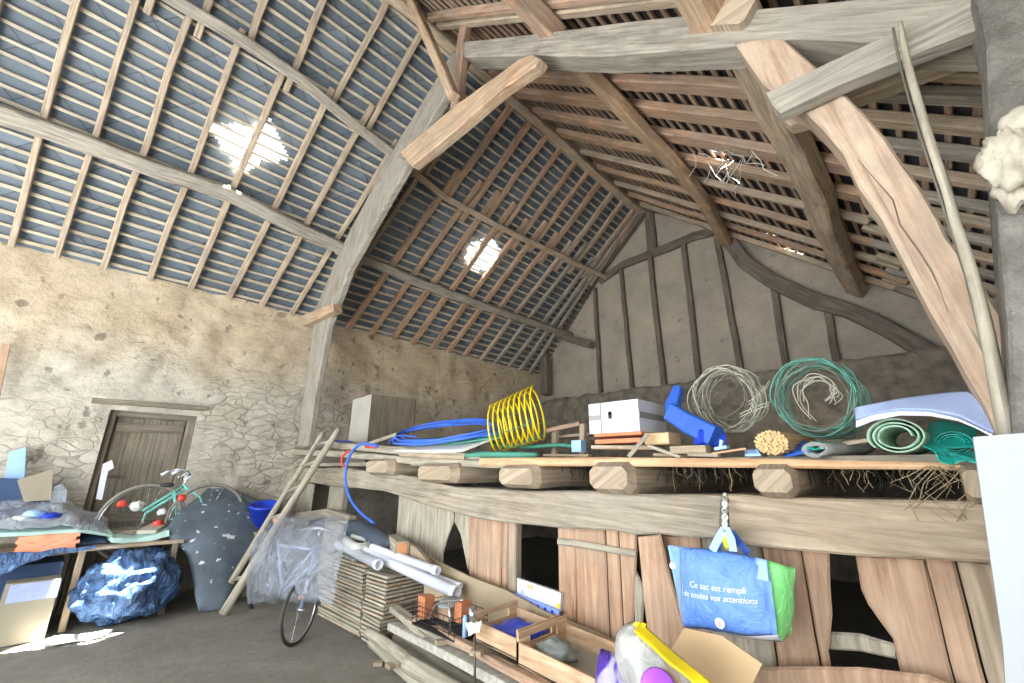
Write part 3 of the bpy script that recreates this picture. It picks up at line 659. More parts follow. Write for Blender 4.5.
# deck edge boards
cut('edge_board', YD, .28, [(479, 458), (600, 457), (790, 459), (960, 463), (962, 470), (790, 468), (600, 466), (479, 466)], M['plank_new'], 'fresh orange-yellow board along the loft edge', 'board', wob=.003, grain=(1, 0, 0))
cut('edge_board', YD + .02, .28, [(262, 448), (340, 451), (420, 458), (530, 464), (530, 470), (420, 465), (340, 457), (262, 453)], M['plank_grey'], 'grey warped board along the loft edge behind the ladder', 'board', wob=.006, grain=(1, 0, 0))
cut('edge_board', YD + .12, .3, [(330, 442), (400, 447), (480, 455), (480, 461), (400, 455), (330, 448)], M['plank_grey'], 'grey board under the blue hose tail', 'board', wob=.006, grain=(1, 0, 0))
# joists
for (u0, u1, v0, v1, lb) in [(366, 390, 460, 474, 'by the ladder'), (417, 456, 464, 481, 'under the white sheets'), (498, 538, 466, 486, 'under the yellow coil'), (588, 634, 465, 493, 'under the white box'), (748, 797, 467, 495, 'under the reed roll'), (955, 992, 468, 501, 'beside the white panel')]:
    a = at(u0, v0, 1, 2.72); b = at(u1, v1, 1, 2.72); w = b.x - a.x; z1 = at((u0 + u1) / 2, v0, 1, 2.72).z; z0 = at((u0 + u1) / 2, v1, 1, 2.72).z
    mb = MB(); cx = (a.x + b.x) / 2; mb.sweep([(cx, 2.70, (z0 + z1) / 2), (cx, 2.78, (z0 + z1) / 2 + .0), (cx, 4.5, (z0 + z1) / 2), (cx, 9.2, (z0 + z1) / 2 + .01)], [w * .85, w, w, w], [(z1 - z0) * .8, z1 - z0 + .03, z1 - z0 + .03, z1 - z0], jit=.03, ch=.24)
    put('joist', mb, M['beige_beam'], label='rough joist end poking out under the loft edge, ' + lb, cat='joist', group='joists under the loft')
# hay hanging through the boards
random.seed(3); mb = MB()
M['hay'] = plain('dry_hay', 'a08e6e', 0.9, 0.3, 20); M['hay_dark'] = plain('dark_hay', '2f2c27', 0.95, 0.3, 20)
def strand(mb, p, L, r=.0018, sway=.05):
    q = Vector(p); P = [q]
    for k in range(3):
        q = q + Vector((random.uniform(-sway, sway), random.uniform(-sway, sway) * .5, -L / 3)); P.append(q)
    mb.tube(P, r, n=3, caps=False)
for k in range(45):
    u = random.choice([random.uniform(835, 958), random.uniform(640, 745), random.uniform(800, 960)]); p = at(u, 469, 1, YD + random.uniform(.0, .35)); strand(mb, (p.x, p.y, p.z + .01), random.uniform(.03, .16), random.uniform(.001, .0022), .03)
for k in range(14):
    p = at(random.uniform(925, 975), 466, 1, YD - .01); strand(mb, p, random.uniform(.1, .26), .0022, .09)
put('hay_wisps', mb, M['hay'], label='straw hanging down through the loft boards', cat='hay', kind='stuff')
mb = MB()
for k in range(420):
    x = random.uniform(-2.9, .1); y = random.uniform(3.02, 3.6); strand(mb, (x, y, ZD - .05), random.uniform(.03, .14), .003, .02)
put('dark_hay', mb, M['hay_dark'], label='dark hay fringe hanging under the loft', cat='hay', kind='stuff')  # fringe of very dark strands behind the plank front
# ------------------------------------------------------------------ materials for the goods
M['blue_hose'] = plain('blue_hose_plastic', '3f6fd8', 0.35, 0.08)
M['red_plastic'] = plain('red_plastic', 'd94a3f', 0.4, 0.08)
M['yellow_plastic'] = plain('yellow_plastic', 'f2d51e', 0.35, 0.08)
M['green_plastic'] = plain('green_plastic', '46907a', 0.5, 0.12)
M['teal_plastic'] = plain('teal_plastic', '1fa194', 0.45, 0.25, 4, bump=.5)
M['blue_plastic'] = plain('blue_plastic', '2b5cb8', 0.4, 0.12)
M['deep_blue'] = plain('deep_blue_plastic', '2445c8', 0.35, 0.1)
M['light_blue'] = plain('light_blue_plastic', '9fc4f0', 0.5, 0.08)
M['white_card'] = plain('white_cardboard', 'cfd2d8', 0.6, 0.05, 3)
M['white_sheet'] = plain('dusty_white_sheet', 'd9dcd4', 0.5, 0.12, 3)
M['cardboard'] = plain('brown_cardboard', 'd8b98d', 0.8, 0.08, 3)
M['brick'] = plain('orange_brick', 'd98a62', 0.9, 0.2, 12, bump=.4)
M['wire_pale'] = plain('galvanised_wire', 'c9c9b4', 0.5, 0.2, 20, Metallic=0.2)
M['wire_teal'] = plain('green_coated_wire', '5f9c8c', 0.5, 0.25, 20)
M['wire_dark'] = plain('rusty_wire', '8d897a', 0.6, 0.3, 20, Metallic=0.2)
M['reed'] = plain('reed', 'c9a778', 0.8, 0.25, 14)
M['grey_board'] = plain('grey_painted_board', 'b3ada0', 0.8, 0.15, 3)
M['grey_felt'] = plain('grey_roll_felt', '8f9490', 0.8, 0.15, 5)
M['white_plastic'] = plain('white_plastic', 'e6e9f2', 0.3, 0.05, 4)
M['dark_blue'] = plain('dark_blue_tarp', '33496b', 0.4, 0.3, 4, bump=.6)

def ruled(A, B, n=10, m=10, amp=0.0, freq=3.0, bulge=(0, 0, 0), th=0.0, mb=None, seed=0, mi=0, uvs=(1, 1)):
    """surface between two boundary polylines, with folds"""
    A = [Vector(p) for p in A]; B = [Vector(p) for p in B]
    def along(P, t):
        L = [0]
        for i in range(1, len(P)): L.append(L[-1] + (P[i] - P[i - 1]).length)
        x = t * L[-1]
        for i in range(1, len(P)):
            if x <= L[i] + 1e-9: return P[i - 1].lerp(P[i], (x - L[i - 1]) / max(L[i] - L[i - 1], 1e-9))
        return P[-1]
    bu = Vector(bulge)
    def fn(a, b):
        p = along(A, a).lerp(along(B, a), b); k = math.sin(math.pi * a) ** .5 * math.sin(math.pi * b) ** .5 if 0 < a < 1 and 0 < b < 1 else 0
        q = noise.noise_vector(p * freq + Vector((seed, 0, 0))) + .5 * noise.noise_vector(p * freq * 2.3 + Vector((0, seed, 0)))
        return p + bu * k + q * amp
    return (mb or MB()).sheet(fn, n, m, th, mi=mi, uvs=uvs)
def loop_pts(c, e1, e2, n=20, r1=1.0, r2=1.0, ph=0, wob=0.0, sd=0, end=1.0):
    P = []
    for k in range(n):
        a = ph + 6.2832 * end * k / n; w = 1 + wob * noise.noise(Vector((math.cos(a) * 1.4 + sd, math.sin(a) * 1.4, sd * 1.7)))
        P.append(Vector(c) + e1 * (math.cos(a) * r1 * w) + e2 * (math.sin(a) * r2 * w))
    return P
random.seed(21)
# ---- grey cupboard panels by the stone wall
t = thing('storage_box', 'grey boarded box standing on the loft against the stone wall', 'box', at(373, 452, 1, 3.5))
c0 = at(372, 394, 1, 3.5); c1 = at(353, 400, 1, 3.3); c2 = at(415, 399, 1, 4.4)
zb = ZD
mb = MB(); mb.prism([(c1.x, c1.y, zb), (c0.x, c0.y, zb), (c0.x, c0.y, c0.z), (c1.x, c1.y, c1.z)], (-.05, .04, 0), (0, 0, 1)); put('side_panel', mb, M['grey_board'], parent=t)
mb = MB(); mb.prism([(c0.x, c0.y + .01, zb), (c2.x, c2.y, zb), (c2.x, c2.y, c2.z), (c0.x, c0.y + .01, c0.z)], (-.03, .05, 0), (0, 0, 1)); put('front_panel', mb, M['door_wood'], parent=t)
# ---- blue hose coil and its tail
yc = 3.35
t = thing('garden_hose', 'blue hose coiled on the loft boards with a tail hanging down', 'hose', at(440, 440, 1, yc))
ctr = at(445, 431, 1, yc); ex = (at(490, 430, 1, yc) - at(398, 432, 1, yc)) / 2; ey = (at(445, 417, 1, yc) - at(445, 443, 1, yc)) / 2 + Vector((0, .42, 0))
mb = MB()
for k in range(6):
    mb.tube(loop_pts(ctr + Vector((random.uniform(-.04, .04), random.uniform(-.02, .05), random.uniform(-.02, .015))), ex, ey, 28, random.uniform(.86, 1.0), random.uniform(.6, 1.1), wob=.2, sd=k), .014, n=6, closed=True)
put('coil', mb, M['blue_hose'], parent=t)
mb = MB(); tp = [(404, 433, 3.2), (398, 436, 3.1), (385, 443, 3.0), (372, 447, 2.95)]
mb.tube([at(u, v, 1, y) for u, v, y in [(418, 437, 3.2), (398, 436, 3.1), (388, 444, 3.0)]], .013, n=6, spline=4)
put('hose_end', mb, M['blue_hose'], parent=t)
mb = MB(); mb.tube([at(u, v, 1, 2.7) for u, v in [(378, 446), (362, 444), (352, 452), (346, 468), (346, 484), (351, 500), (361, 513), (374, 523)]], .018, n=7, spline=5)
put('hanging_length', mb, M['blue_hose'], parent=t)
mb = MB(); mb.tube([at(u, v, 1, 2.72) for u, v in [(350, 450), (343, 456), (342, 463), (347, 469)]], .016, n=6, spline=4); put('red_hose', mb, M['red_plastic'], parent=t, label='short red loop of hose'); mb = MB(); mb.tube([at(u, v, 1, 2.75) for u, v in [(366, 446), (376, 447)]], .022, n=7)
put('coupling', mb, M['red_plastic'], parent=t, label='red coupling')
mb = MB(); mb.sweep([at(352, 450, 1, 2.95), at(398, 434, 1, 3.2)], .07, .05, jit=.01)
put('wood_pole', mb, M['plank_grey'], label='grey round stick lying under the blue hose tail', cat='stick')
mb = ruled([at(334, 440, 1, 3.3), at(334, 445, 1, 3.1)], [at(352, 441, 1, 3.3), at(352, 446, 1, 3.1)], 3, 5, .01, th=.02)
put('folded_tarp', mb, M['deep_blue'], label='small folded deep blue tarp on the loft behind the ladder top', cat='tarp')
# ---- white sheets
mb = ruled([at(393, 449, 1, 2.95), at(410, 443, 1, 3.2), at(440, 440, 1, 3.4), (at(500, 437, 1, 3.5))], [at(395, 451, 1, 2.86), at(430, 453, 1, 2.86), at(462, 452, 1, 2.9), at(501, 437, 1, 3.3)], 16, 5, .006, th=.012)
put('plastic_sheet', mb, M['white_sheet'], label='curved off-white plastic sheet lying under the blue coil', cat='sheet')
mb = ruled([at(400, 441, 1, 3.3), at(440, 438, 1, 3.5), at(500, 434, 1, 3.6)], [at(420, 444, 1, 3.1), at(455, 444, 1, 3.1), at(502, 438, 1, 3.2)], 14, 4, .006, th=.012)
put('plastic_sheet', mb, M['green_plastic'], label='thin dark green sheet between blue coil and white sheet', cat='sheet')
mb = MB(); mb.sweep([at(404, 456, 1, 2.95), at(470, 457, 1, 2.95)], .14, .06, jit=.01); put('wood_offcut', mb, M['rafter_wood'], label='flat brown offcut under the white sheet', cat='board')
mb = MB(); mb.tube([at(u, v, 1, y) for u, v, y in [(466, 456, 2.9), (480, 454.5, 2.92), (505, 455, 2.93), (522, 455, 2.95), (538, 455, 3.0)]], [.02, .03, .032, .03, .02], n=8, spline=3)
put('green_hose', mb, M['green_plastic'], label='sea-green thick hose lying on the loft edge below the yellow coil', cat='hose')
mb = MB(); mb.tube([at(u, v, 1, 3.4) for u, v in [(488, 440), (505, 446), (530, 447), (560, 445), (586, 449)]], .02, n=7, spline=4)
put('green_hose', mb, M['green_plastic'], label='darker green hose behind the yellow coil', cat='hose')
# ---- yellow coil
t = thing('flexible_duct', 'bright yellow coiled tubing standing on edge on the loft', 'coil', at(520, 450, 1, 3.3))
A0 = at(493, 429, 1, 3.3); A1 = at(540, 411, 1, 3.3)
top = at(524, 392, 1, 3.3) - at(532, 436, 1, 3.3); e1 = top / 2 * 1.12; ax = (A1 - A0).normalized(); e2 = (ray(520, 415).normalized() * .9 + (ROT @ Vector((1, 0, 0))) * .36) * e1.length * .9
P = []; turns = 9
for k in range(turns * 22):
    a = 6.2832 * k / 22; f_ = k / (turns * 22); P.append(A0.lerp(A1, f_) + e1 * math.cos(a) * (1 + .08 * f_) + e2 * math.sin(a) * .9)
mb = MB(); mb.tube(P, .0105, n=6); put('coil', mb, M['yellow_plastic'], parent=t)
mb = MB()
for a in (1.2, 1.9, 2.6, 3.5, 4.4):
    mb.tube([A0.lerp(A1, q) + e1 * math.cos(a + random.uniform(-.1, .1)) * 1.02 + e2 * math.sin(a) * .92 for q in (0, .25, .5, .75, 1)], .004, n=4)
put('string', mb, M['green_plastic'], parent=t, label='green tying string')
# ---- pallet bits behind
t = thing('broken_pallet', 'broken brown pallet of upright blocks behind the yellow coil', 'pallet', at(565, 452, 1, 3.6))
for (u, v0, v1) in ((555, 431, 456), (583, 424, 456)):
    mb = MB(); a, b = at(u, v1, 1, 3.6), at(u, v0, 1, 3.6); a.z = ZD; mb.sweep([a, b], .06, .06, up=(0, 1, 0)); put('block', mb, M['rafter_wood'], parent=t)
mb = MB(); mb.sweep([at(547, 431, 1, 3.55), at(580, 424, 1, 3.7)], .12, .045, jit=.01); put('slat', mb, M['pink_timber'], parent=t)
mb = MB(); mb.sweep([at(560, 437, 1, 3.8), at(592, 434, 1, 3.8)], .1, .03, jit=.01); put('slat', mb, M['rafter_wood'], parent=t)
def carton(name, lb, N, wl, wr, h, mat, parts=True, turn=0.0, cat='box'):
    """closed box: near bottom corner N, wl along -x, wr along +y"""
    R = Matrix.Rotation(turn, 3, 'Z'); N = Vector(N); a = R @ Vector((-wl, 0, 0)); b = R @ Vector((0, wr, 0))
    t = thing(name, lb, cat, N + (a + b) / 2)
    mb = MB(); mb.prism([N, N + a, N + a + b, N + b], (0, 0, h)); put('body', mb, mat, parent=t); return t, a, b
N = at(640, 431, 1, 2.98); L_ = at(591, 431, 1, 3.0); z0 = at(640, 431, 1, 2.98).z; hh = at(640, 398.5, 1, 2.98).z - z0
wl = N.x - L_.x; Rr = at(668, 431, 0, N.x); wr = min(Rr.y - N.y, .45)
t, a, b = carton('cardboard_box', 'white cardboard carton on orange bricks on the loft', N, wl, wr, hh, M['white_card'])
M['tape'] = plain('clear_tape', '8d8b86', .4, .05); M['black'] = plain('black_rubber', '1d1e21', .7, .1)
mb = MB(); mb.box(N + Vector((.004, wr / 2, hh * .52)), (.006, wr, .045)); put('tape', mb, M['tape'], parent=t)
mb = MB(); mb.box(N + Vector((-wl + .06, -.003, hh * .52)), (.11, .006, .04)); mb.box(N + Vector((-wl + .115, -.004, hh * .5)), (.006, .005, hh)); put('tape', mb, M['tape'], parent=t)
mb = MB(); q = N + Vector((-wl * .55, -.004, hh * .55)); mb.lathe([(.0, -.004), (.014, -.004), (.014, .004), (0, .004)], q + Vector((0, 0, .02)), (0, 1, 0), 10); mb.box(q, (.028, .008, .045)); put('hand_hole', mb, M['black'], parent=t)
# bricks under it
for i, (u0, u1, v0, v1, m_) in enumerate([(594, 641, 430.5, 437, 'brick'), (595, 640, 437.5, 444, 'brick'), (645, 668, 432, 445, 'cardboard')]):
    a = at(u0, v1, 1, 3.0); b = at(u1, v0, 1, 3.0); mb = MB(); mb.sweep([(a.x, 3.1, (a.z + b.z) / 2), (b.x, 3.1, (a.z + b.z) / 2)], .2, b.z - a.z, ch=.1)
    put('clay_brick' if m_ == 'brick' else 'yellow_block', mb, M[m_], label=['upper orange clay brick directly under the white carton', 'lower orange clay brick under the white carton', 'yellowish block propping the right end of the white carton'][i], cat='brick')
mb = MB(); mb.sweep([at(598, 448, 1, 3.1), at(660, 448, 1, 3.1)], .2, .03, jit=.01); put('wood_offcut', mb, M['rafter_wood'], label='thin board under the orange bricks', cat='board')
mb = MB(); mb.sweep([at(629, 457, 1, 2.86), at(648, 434, 1, 2.93)], .05, .03, jit=.01); put('wood_offcut', mb, M['plank_grey'], label='grey stick leaning on the orange bricks', cat='board')
mb = MB(); mb.sweep([at(650, 446, 1, 2.9), at(682, 457, 1, 2.86)], .05, .02, jit=.01); put('wood_offcut', mb, M['plank_grey'], label='thin grey slat slanting down beside the bricks', cat='board')
mb = MB(); mb.sweep([at(674, 450, 1, 2.9), at(709, 449, 1, 2.9)], .1, .05, jit=.01); put('wood_offcut', mb, M['beige_beam'], label='chunky beige offcut under the blue pipe', cat='board')
mb = MB(); mb.sweep([at(712, 454, 1, 2.9), at(746, 449, 1, 2.95)], .06, .012, jit=.005); put('wood_offcut', mb, M['plank_new'], label='thin pale slat pointing at the reed roll', cat='board')
for i, (u0, v0, u1, v1, y, lb) in enumerate([(545, 455.5, 590, 455.5, 3.3, 'brown strip lying behind the green hose'), (690, 455, 720, 456, 2.9, 'short grey chip on the loft edge below blue pipe'), (655, 455, 690, 456, 2.95, 'flat grey offcut behind the slanting slat'), (770, 457, 815, 455, 3.2, 'brown board behind the reed roll'), (830, 446, 870, 440, 3.1, 'grey stick crossing behind the felt roll')]):
    mb = MB(); mb.sweep([at(u0, v0, 1, y), at(u1, v1, 1, y)], .06, .022, jit=.008); put('wood_offcut', mb, M['plank_grey' if i % 2 else 'rafter_wood'], label=lb, cat='board')
a = at(571, 452, 1, 3.2); b = at(580, 440, 1, 3.2); mb = MB(); mb.box(((a.x + b.x) / 2, 3.25, (a.z + b.z) / 2), (b.x - a.x, .08, b.z - a.z)); put('small_carton', mb, M['light_blue'], label='small pale blue packet behind the green hose, near yellow coil', cat='packet')
# ---- blue downpipe elbow
t = thing('blue_gutter_pipe', 'bent blue plastic pipe lying behind the wire coil', 'pipe', at(690, 447, 1, 3.1))
mb = MB(); mb.sweep([at(679, 388, 1, 3.2), at(673, 405, 1, 3.15), at(676, 417, 1, 3.1)], [.06, .10, .13], .08, up=(0, 1, 0)); put('upper_arm', mb, M['blue_plastic'], parent=t)
mb = MB(); mb.sweep([at(671, 412, 1, 3.08), at(690, 424, 1, 3.05), at(716, 437, 1, 3.0)], [.13, .14, .14], .1, up=(0, 1, 0)); put('lower_arm', mb, M['blue_plastic'], parent=t)
mb = MB(); mb.sweep([at(697, 437, 1, 2.98), at(722, 441, 1, 3.1)], .1, .1, up=(0, 0, 1)); put('socket', mb, M['deep_blue'], parent=t)
mb = MB(); mb.sweep([at(716, 449, 1, 2.9), at(728, 447, 1, 2.9)], .06, .02); mb.sweep([at(721, 447, 1, 2.9), at(722, 440, 1, 2.9)], .02, .03, up=(0, 1, 0))
put('pipe_bracket', mb, M['light_blue'], label='small light blue plastic bracket in front of the blue pipe', cat='bracket')
mb = ruled([at(744, 450, 1, 2.95), at(756, 449, 1, 2.95)], [at(744, 456, 1, 2.85), at(760, 456, 1, 2.85)], 4, 4, .01, th=.01); put('plastic_bag', mb, M['light_blue'], label='scrap of pale blue plastic left of the reed roll', cat='plastic')
mb = ruled([at(784, 452, 1, 3.0), at(806, 440, 1, 3.1)], [at(786, 457, 1, 2.9), at(812, 452, 1, 2.9)], 5, 4, .01, th=.01); put('plastic_bag', mb, M['blue_plastic'], label='blue plastic scrap between reed roll and felt roll', cat='plastic')
# ---- wire coils
def wire_roll(u, v, ru, rv, y, depth, lb, mats, n, sd, r=.004):
    C_ = at(u, v, 1, y); e1 = at(u + ru, v, 1, y) - C_; e2 = at(u, v - rv, 1, y) - C_; e2 = Vector((0, 0, e2.z)); e1 = Vector((e1.x, 0, 0)) * .94
    t = thing('wire_netting_roll', lb, 'wire coil', C_ - e2)
    random.seed(sd)
    for mi_, (mt, cnt, lo, hi, rr) in enumerate(mats):
        mb = MB()
        for k in range(cnt):
            s_ = random.uniform(lo, hi); c = C_ + Vector((random.uniform(-.02, .02), random.uniform(0, depth), random.uniform(-.02, .02)))
            mb.tube(loop_pts(c, e1 + Vector((0, random.uniform(-.05, .05), 0)), e2 + Vector((0, random.uniform(-.05, .05), 0)), 26, s_, s_, wob=.16, sd=k + sd, ph=random.random() * 6, end=random.choice([1, 1, .8])), rr * random.uniform(.7, 1.2), n=4, closed=False)
        put('netting_loops', mb, M[mt], parent=t)
    mb = MB(); m_ = 34    # hexagonal mesh of the netting
    for k in range(m_):
        for dr in (1, -1):
            P = []
            for q in range(7):
                a = 6.2832 * k / m_ + dr * q * .12; P.append(C_ + e1 * math.cos(a) * .93 + e2 * math.sin(a) * .93 + Vector((0, depth * q / 6, 0)))
            mb.tube(P, .0011, n=3, caps=False)
    for k in range(10):
        P = [C_ + e1 * random.uniform(-.7, .75) + e2 * random.uniform(-.8, .6) + Vector((0, depth * random.random(), 0))]
        for q in range(5): P.append(P[-1] + Vector((random.uniform(-.08, .08), random.uniform(-.05, .05), random.uniform(-.08, .08))))
        mb.tube(P, .0018, n=3, spline=3, caps=False)
    put('netting_mesh', mb, M['wire_dark'], parent=t)
    return t, C_, e1, e2
wire_roll(720, 396, 36, 33, 3.2, .35, 'pale galvanised wire netting roll standing above the blue pipe', [('wire_pale', 15, .9, 1.0, .0042), ('wire_dark', 8, .7, .95, .0025)], 14, 4)
t, C_, e1, e2 = wire_roll(812, 395, 50, 39, 3.2, .42, 'larger green coated wire netting roll above the felt roll', [('wire_teal', 15, .9, 1.0, .0046), ('wire_dark', 9, .75, .97, .003)], 16, 9)
mb = MB()
for k in range(7):
    rj = lambda: random.uniform(-.13, .13)
    mb.tube([C_ + e1 * (x + rj()) + e2 * (z + rj()) + Vector((0, .05 + k * .02, 0)) for x, z in [(-.15, -.55), (-.3, -.1), (-.35, .3), (.0, .5), (.3, .4), (.45, .1), (.3, -.1)][k % 3:]], .0028, n=4, spline=4)
put('loose_wire', mb, M['wire_pale'], parent=t)
mb = MB()
for k in range(2): mb.tube([at(u, v + k * 3, 1, 3.15 + k * .03) for u, v in [(748, 402), (756, 396), (764, 388), (770, 380)]], .002, n=4, spline=3)
for k in range(2): mb.tube([at(u, v + k * 3, 1, 3.15) for u, v in [(740, 414), (755, 407), (770, 402)]], .003, n=4, spline=3)
put('wire_strands', mb, M['wire_pale'], label='loose wire strands linking the two netting rolls', cat='wire')
# ---- reed roll
a = at(771, 443, 1, 2.86); b = at(800, 422, 1, 3.5); b.z = a.z + .03
t = thing('reed_screen_roll', 'rolled reed screen with cut ends facing out on the loft edge', 'roll', (a.x, a.y, ZD))
ax = (b - a).normalized(); s1 = ax.cross(Vector((0, 0, 1))).normalized(); s2 = s1.cross(ax); rr = at(788, 443, 1, 2.86).x - a.x
ends = MB(); body = MB()
a.z = ZD + rr * .78 + .01; b.z = a.z
for k in range(150):
    q = math.sqrt((k + .5) / 150); th_ = k * 2.39996; o = s1 * math.cos(th_) * q * rr + s2 * math.sin(th_) * q * rr * .78
    j_ = random.uniform(-.012, .012); body.tube([a + o + ax * (j_ + .003), b + o], .0075, n=5, caps=False)
    ends.lathe([(.0078, 0), (.0078, .004), (.0, .004)], a + o + ax * (j_ + .003), -ax, 6, False, False)
put('reeds', body, M['reed'], parent=t); put('cut_ends', ends, plain('cut_reed', 'd2b280', .8, .2, 30), parent=t, label='pale cut reed ends')
# ---- spiral rolls
def spiral_roll(name, lb, u, v, ru, y, L, turns, mat, th=.006, rin=.35, dirn=(0.15, 1, 0), sq=1.0, cat='roll', base=True):
    C_ = at(u, v, 1, y); R_ = (at(u + ru, v, 1, y).x - C_.x); 
    if base: C_.z = ZD + R_ * sq
    d = Vector(dirn).normalized(); x = d.cross(Vector((0, 0, 1))).normalized()
    def fn(s, q):
        a = 6.2832 * turns * s; r = R_ * (rin + (1 - rin) * s) * (1 + .05 * noise.noise(Vector((math.cos(a), math.sin(a), s * 3))))
        return C_ + x * math.cos(a) * r + Vector((0, 0, 1)) * math.sin(a) * r * sq + d * (L * q + .02 * noise.noise(Vector((a, 1, 2))))
    mb = MB().sheet(fn, int(26 * turns), 6, th, uvs=(turns * 8, 8)); return put(name, mb, mat, label=lb, cat=cat)
def mesh_mat(name, c1, alpha, s=60):
    t = NT(name); uv = t.coord('UV', (s, s, 1)); w1 = t.n('ShaderNodeSeparateXYZ'); t.l(uv, w1.inputs[0]); fs = []
    for k in (0, 1):
        f = t.n('ShaderNodeMath', operation='FRACT'); t.l(w1.outputs[k], f.inputs[0]); fs.append(f.outputs[0])
    mn = t.n('ShaderNodeMath', operation='MINIMUM'); t.l(fs[0], mn.inputs[0]); t.l(fs[1], mn.inputs[1])
    g = t.n('ShaderNodeMath', operation='LESS_THAN'); t.l(mn.outputs[0], g.inputs[0]); g.inputs[1].default_value = alpha
    t.l(g.outputs[0], t.b.inputs['Alpha']); n = t.noise(t.coord('Object'), 8); c = t.mix(t.ramp(n, [(.3, 0), (.7, .4)]), c1, 'e0e8dc'); return t.done(c, .6)
M['green_mesh'] = mesh_mat('green_windbreak_mesh', '9cc0a6', .55, 9)
M['teal_mesh'] = mesh_mat('teal_mesh', '1c9c90', .6, 14)
spiral_roll('felt_roll', 'grey felt roll with a teal lining lying on the loft', 814, 446, 13, 2.88, .5, 1.8, M['grey_felt'], .012, .6, (.35, 1, .05), .55)
spiral_roll('teal_roll', 'small teal roll tucked inside the grey felt roll', 814, 446, 8, 2.89, .4, 1.6, M['teal_plastic'], .006, .6, (.35, 1, .05), .55, base=False)
spiral_roll('mesh_roll', 'pale green mesh roll under the quilted blue sheet', 896, 436, 31, 2.86, .42, 2.6, plain('pale_green_net', 'a3c4ab', .6, .35, 30), .006, .5, (.1, 1, 0), .78)
spiral_roll('mesh_roll', 'teal mesh roll half hidden beside the pale green one', 953, 436, 20, 3.0, .5, 2.5, M['teal_plastic'], .004, .5, (-.1, 1, 0), .8)
# ---- quilted sheet
def quilt():
    t = NT('quilted_foil'); uv = t.coord('UV', (26, 9, 1)); sx = t.n('ShaderNodeSeparateXYZ'); t.l(uv, sx.inputs[0]); o = []
    for k in (0, 1):
        m = t.n('ShaderNodeMath', operation='SINE'); mm = t.n('ShaderNodeMath', operation='MULTIPLY'); t.l(sx.outputs[k], mm.inputs[0]); mm.inputs[1].default_value = 6.2832; t.l(mm.outputs[0], m.inputs[0])
        ab = t.n('ShaderNodeMath', operation='ABSOLUTE'); t.l(m.outputs[0], ab.inputs[0]); o.append(ab.outputs[0])
    mn = t.n('ShaderNodeMath', operation='MINIMUM'); t.l(o[0], mn.inputs[0]); t.l(o[1], mn.inputs[1])
    c = t.ramp(mn.outputs[0], [(0.0, '8ea2d6'), (.35, 'b4c6f0'), (1, 'c6d6f8')]); t.bump(mn.outputs[0], .25, .01); return t.done(c, .35)
t = thing('insulation_sheet', 'quilted pale blue insulation sheet draped over the mesh rolls', 'sheet', at(925, 420, 1, 3.0))
E0 = [at(u, v, 1, y) for u, v, y in [(854, 409, 2.80), (880, 403.5, 2.84), (910, 398, 2.88), (945, 393.5, 2.92), (970, 392, 2.92), (986, 405, 2.86), (998, 424, 2.8)]]
E1 = [at(u, v, 1, y) for u, v, y in [(856, 421, 2.76), (873, 415, 2.76), (900, 411, 2.76), (930, 412, 2.76), (958, 418, 2.76), (975, 426, 2.76), (992, 434, 2.76)]]
E2 = [at(u, v, 1, y) for u, v, y in [(856, 428, 2.76), (873, 421, 2.76), (900, 415.5, 2.76), (930, 416, 2.76), (958, 421, 2.76), (975, 428, 2.76), (992, 437, 2.76)]]
mb = ruled(E0, E1, 30, 10, .004, th=.008); put('quilted_top', mb, quilt(), parent=t)
stripe = NT('ribbed_white_edge'); uv = stripe.coord('UV', (34, 1, 1)); sx = stripe.n('ShaderNodeSeparateXYZ'); stripe.l(uv, sx.inputs[0]); fr_ = stripe.n('ShaderNodeMath', operation='FRACT'); stripe.l(sx.outputs[0], fr_.inputs[0])
mb = ruled(E1, E2, 30, 2, .0, th=.008); put('ribbed_edge', mb, stripe.done(stripe.ramp(fr_.outputs[0], [(0.0, '9aa2b8'), (.22, 'f2f3f6')]), .4), parent=t, label='white ribbed edge of the sheet')
mb = ruled([at(924, 447, 1, 2.9), at(938, 443, 1, 2.85), at(955, 446, 1, 2.85), at(976, 446, 1, 2.85)], [at(930, 452, 1, 2.76), at(945, 460, 1, 2.74), (at(960, 464, 1, 2.74)), at(976, 461, 1, 2.76)], 30, 16, .03, 13, th=.004)
put('teal_tarp', mb, M['teal_plastic'], label='crumpled teal plastic spilling over the loft edge', cat='tarp')
mb = ruled([at(926, 422, 1, 3.2), at(945, 420, 1, 3.2), at(975, 430, 1, 3.2)], [at(926, 447, 1, 2.95), at(950, 448, 1, 2.95), at(978, 450, 1, 2.95)], 14, 10, .02, 6, th=.004)
put('teal_tarp', mb, M['teal_plastic'], label='dark teal folded tarp behind, beneath the quilted sheet', cat='tarp')
# ---- the rope and shopping bag
mb = MB()
for k in range(2): mb.tube([at(u + 2.2 * math.sin(i * 1.9 + k * 3.14), v, 1, (2.88 if v < 499 else 2.76 if v < 512 else 2.68 if v < 525 else 2.662) + .012 * math.cos(i * 1.9 + k * 3.14)) for i, (u, v) in enumerate([(725, q) for q in range(494, 542, 4)])], .009, n=6, spline=3)
put('rope', mb, M['white_sheet'], label='twisted pale rope hanging in the gap between the two beams', cat='rope')
mb = MB(); mb.blob(at(726.5, 541, 1, 2.665), (.022, .022, .04), .1); put('tie_knob', mb, plain('lime_plastic', 'c8d22a', .4), label='small lime yellow knob at the rope end above the bag', cat='knob')
yb = 2.66
t = thing('shopping_bag', 'blue and green woven shopping bag hanging on the loft front', 'bag', at(735, 635, 1, yb))
def crinkle(name, col, col2):
    q = NT(name); ob = q.coord('Object'); n = q.noise(ob, 9, 5, .7, 1.2); q.bump(n, .7, .03); return q.done(q.mix(q.ramp(n, [(.35, 0), (.7, 1)]), col, col2), .3)
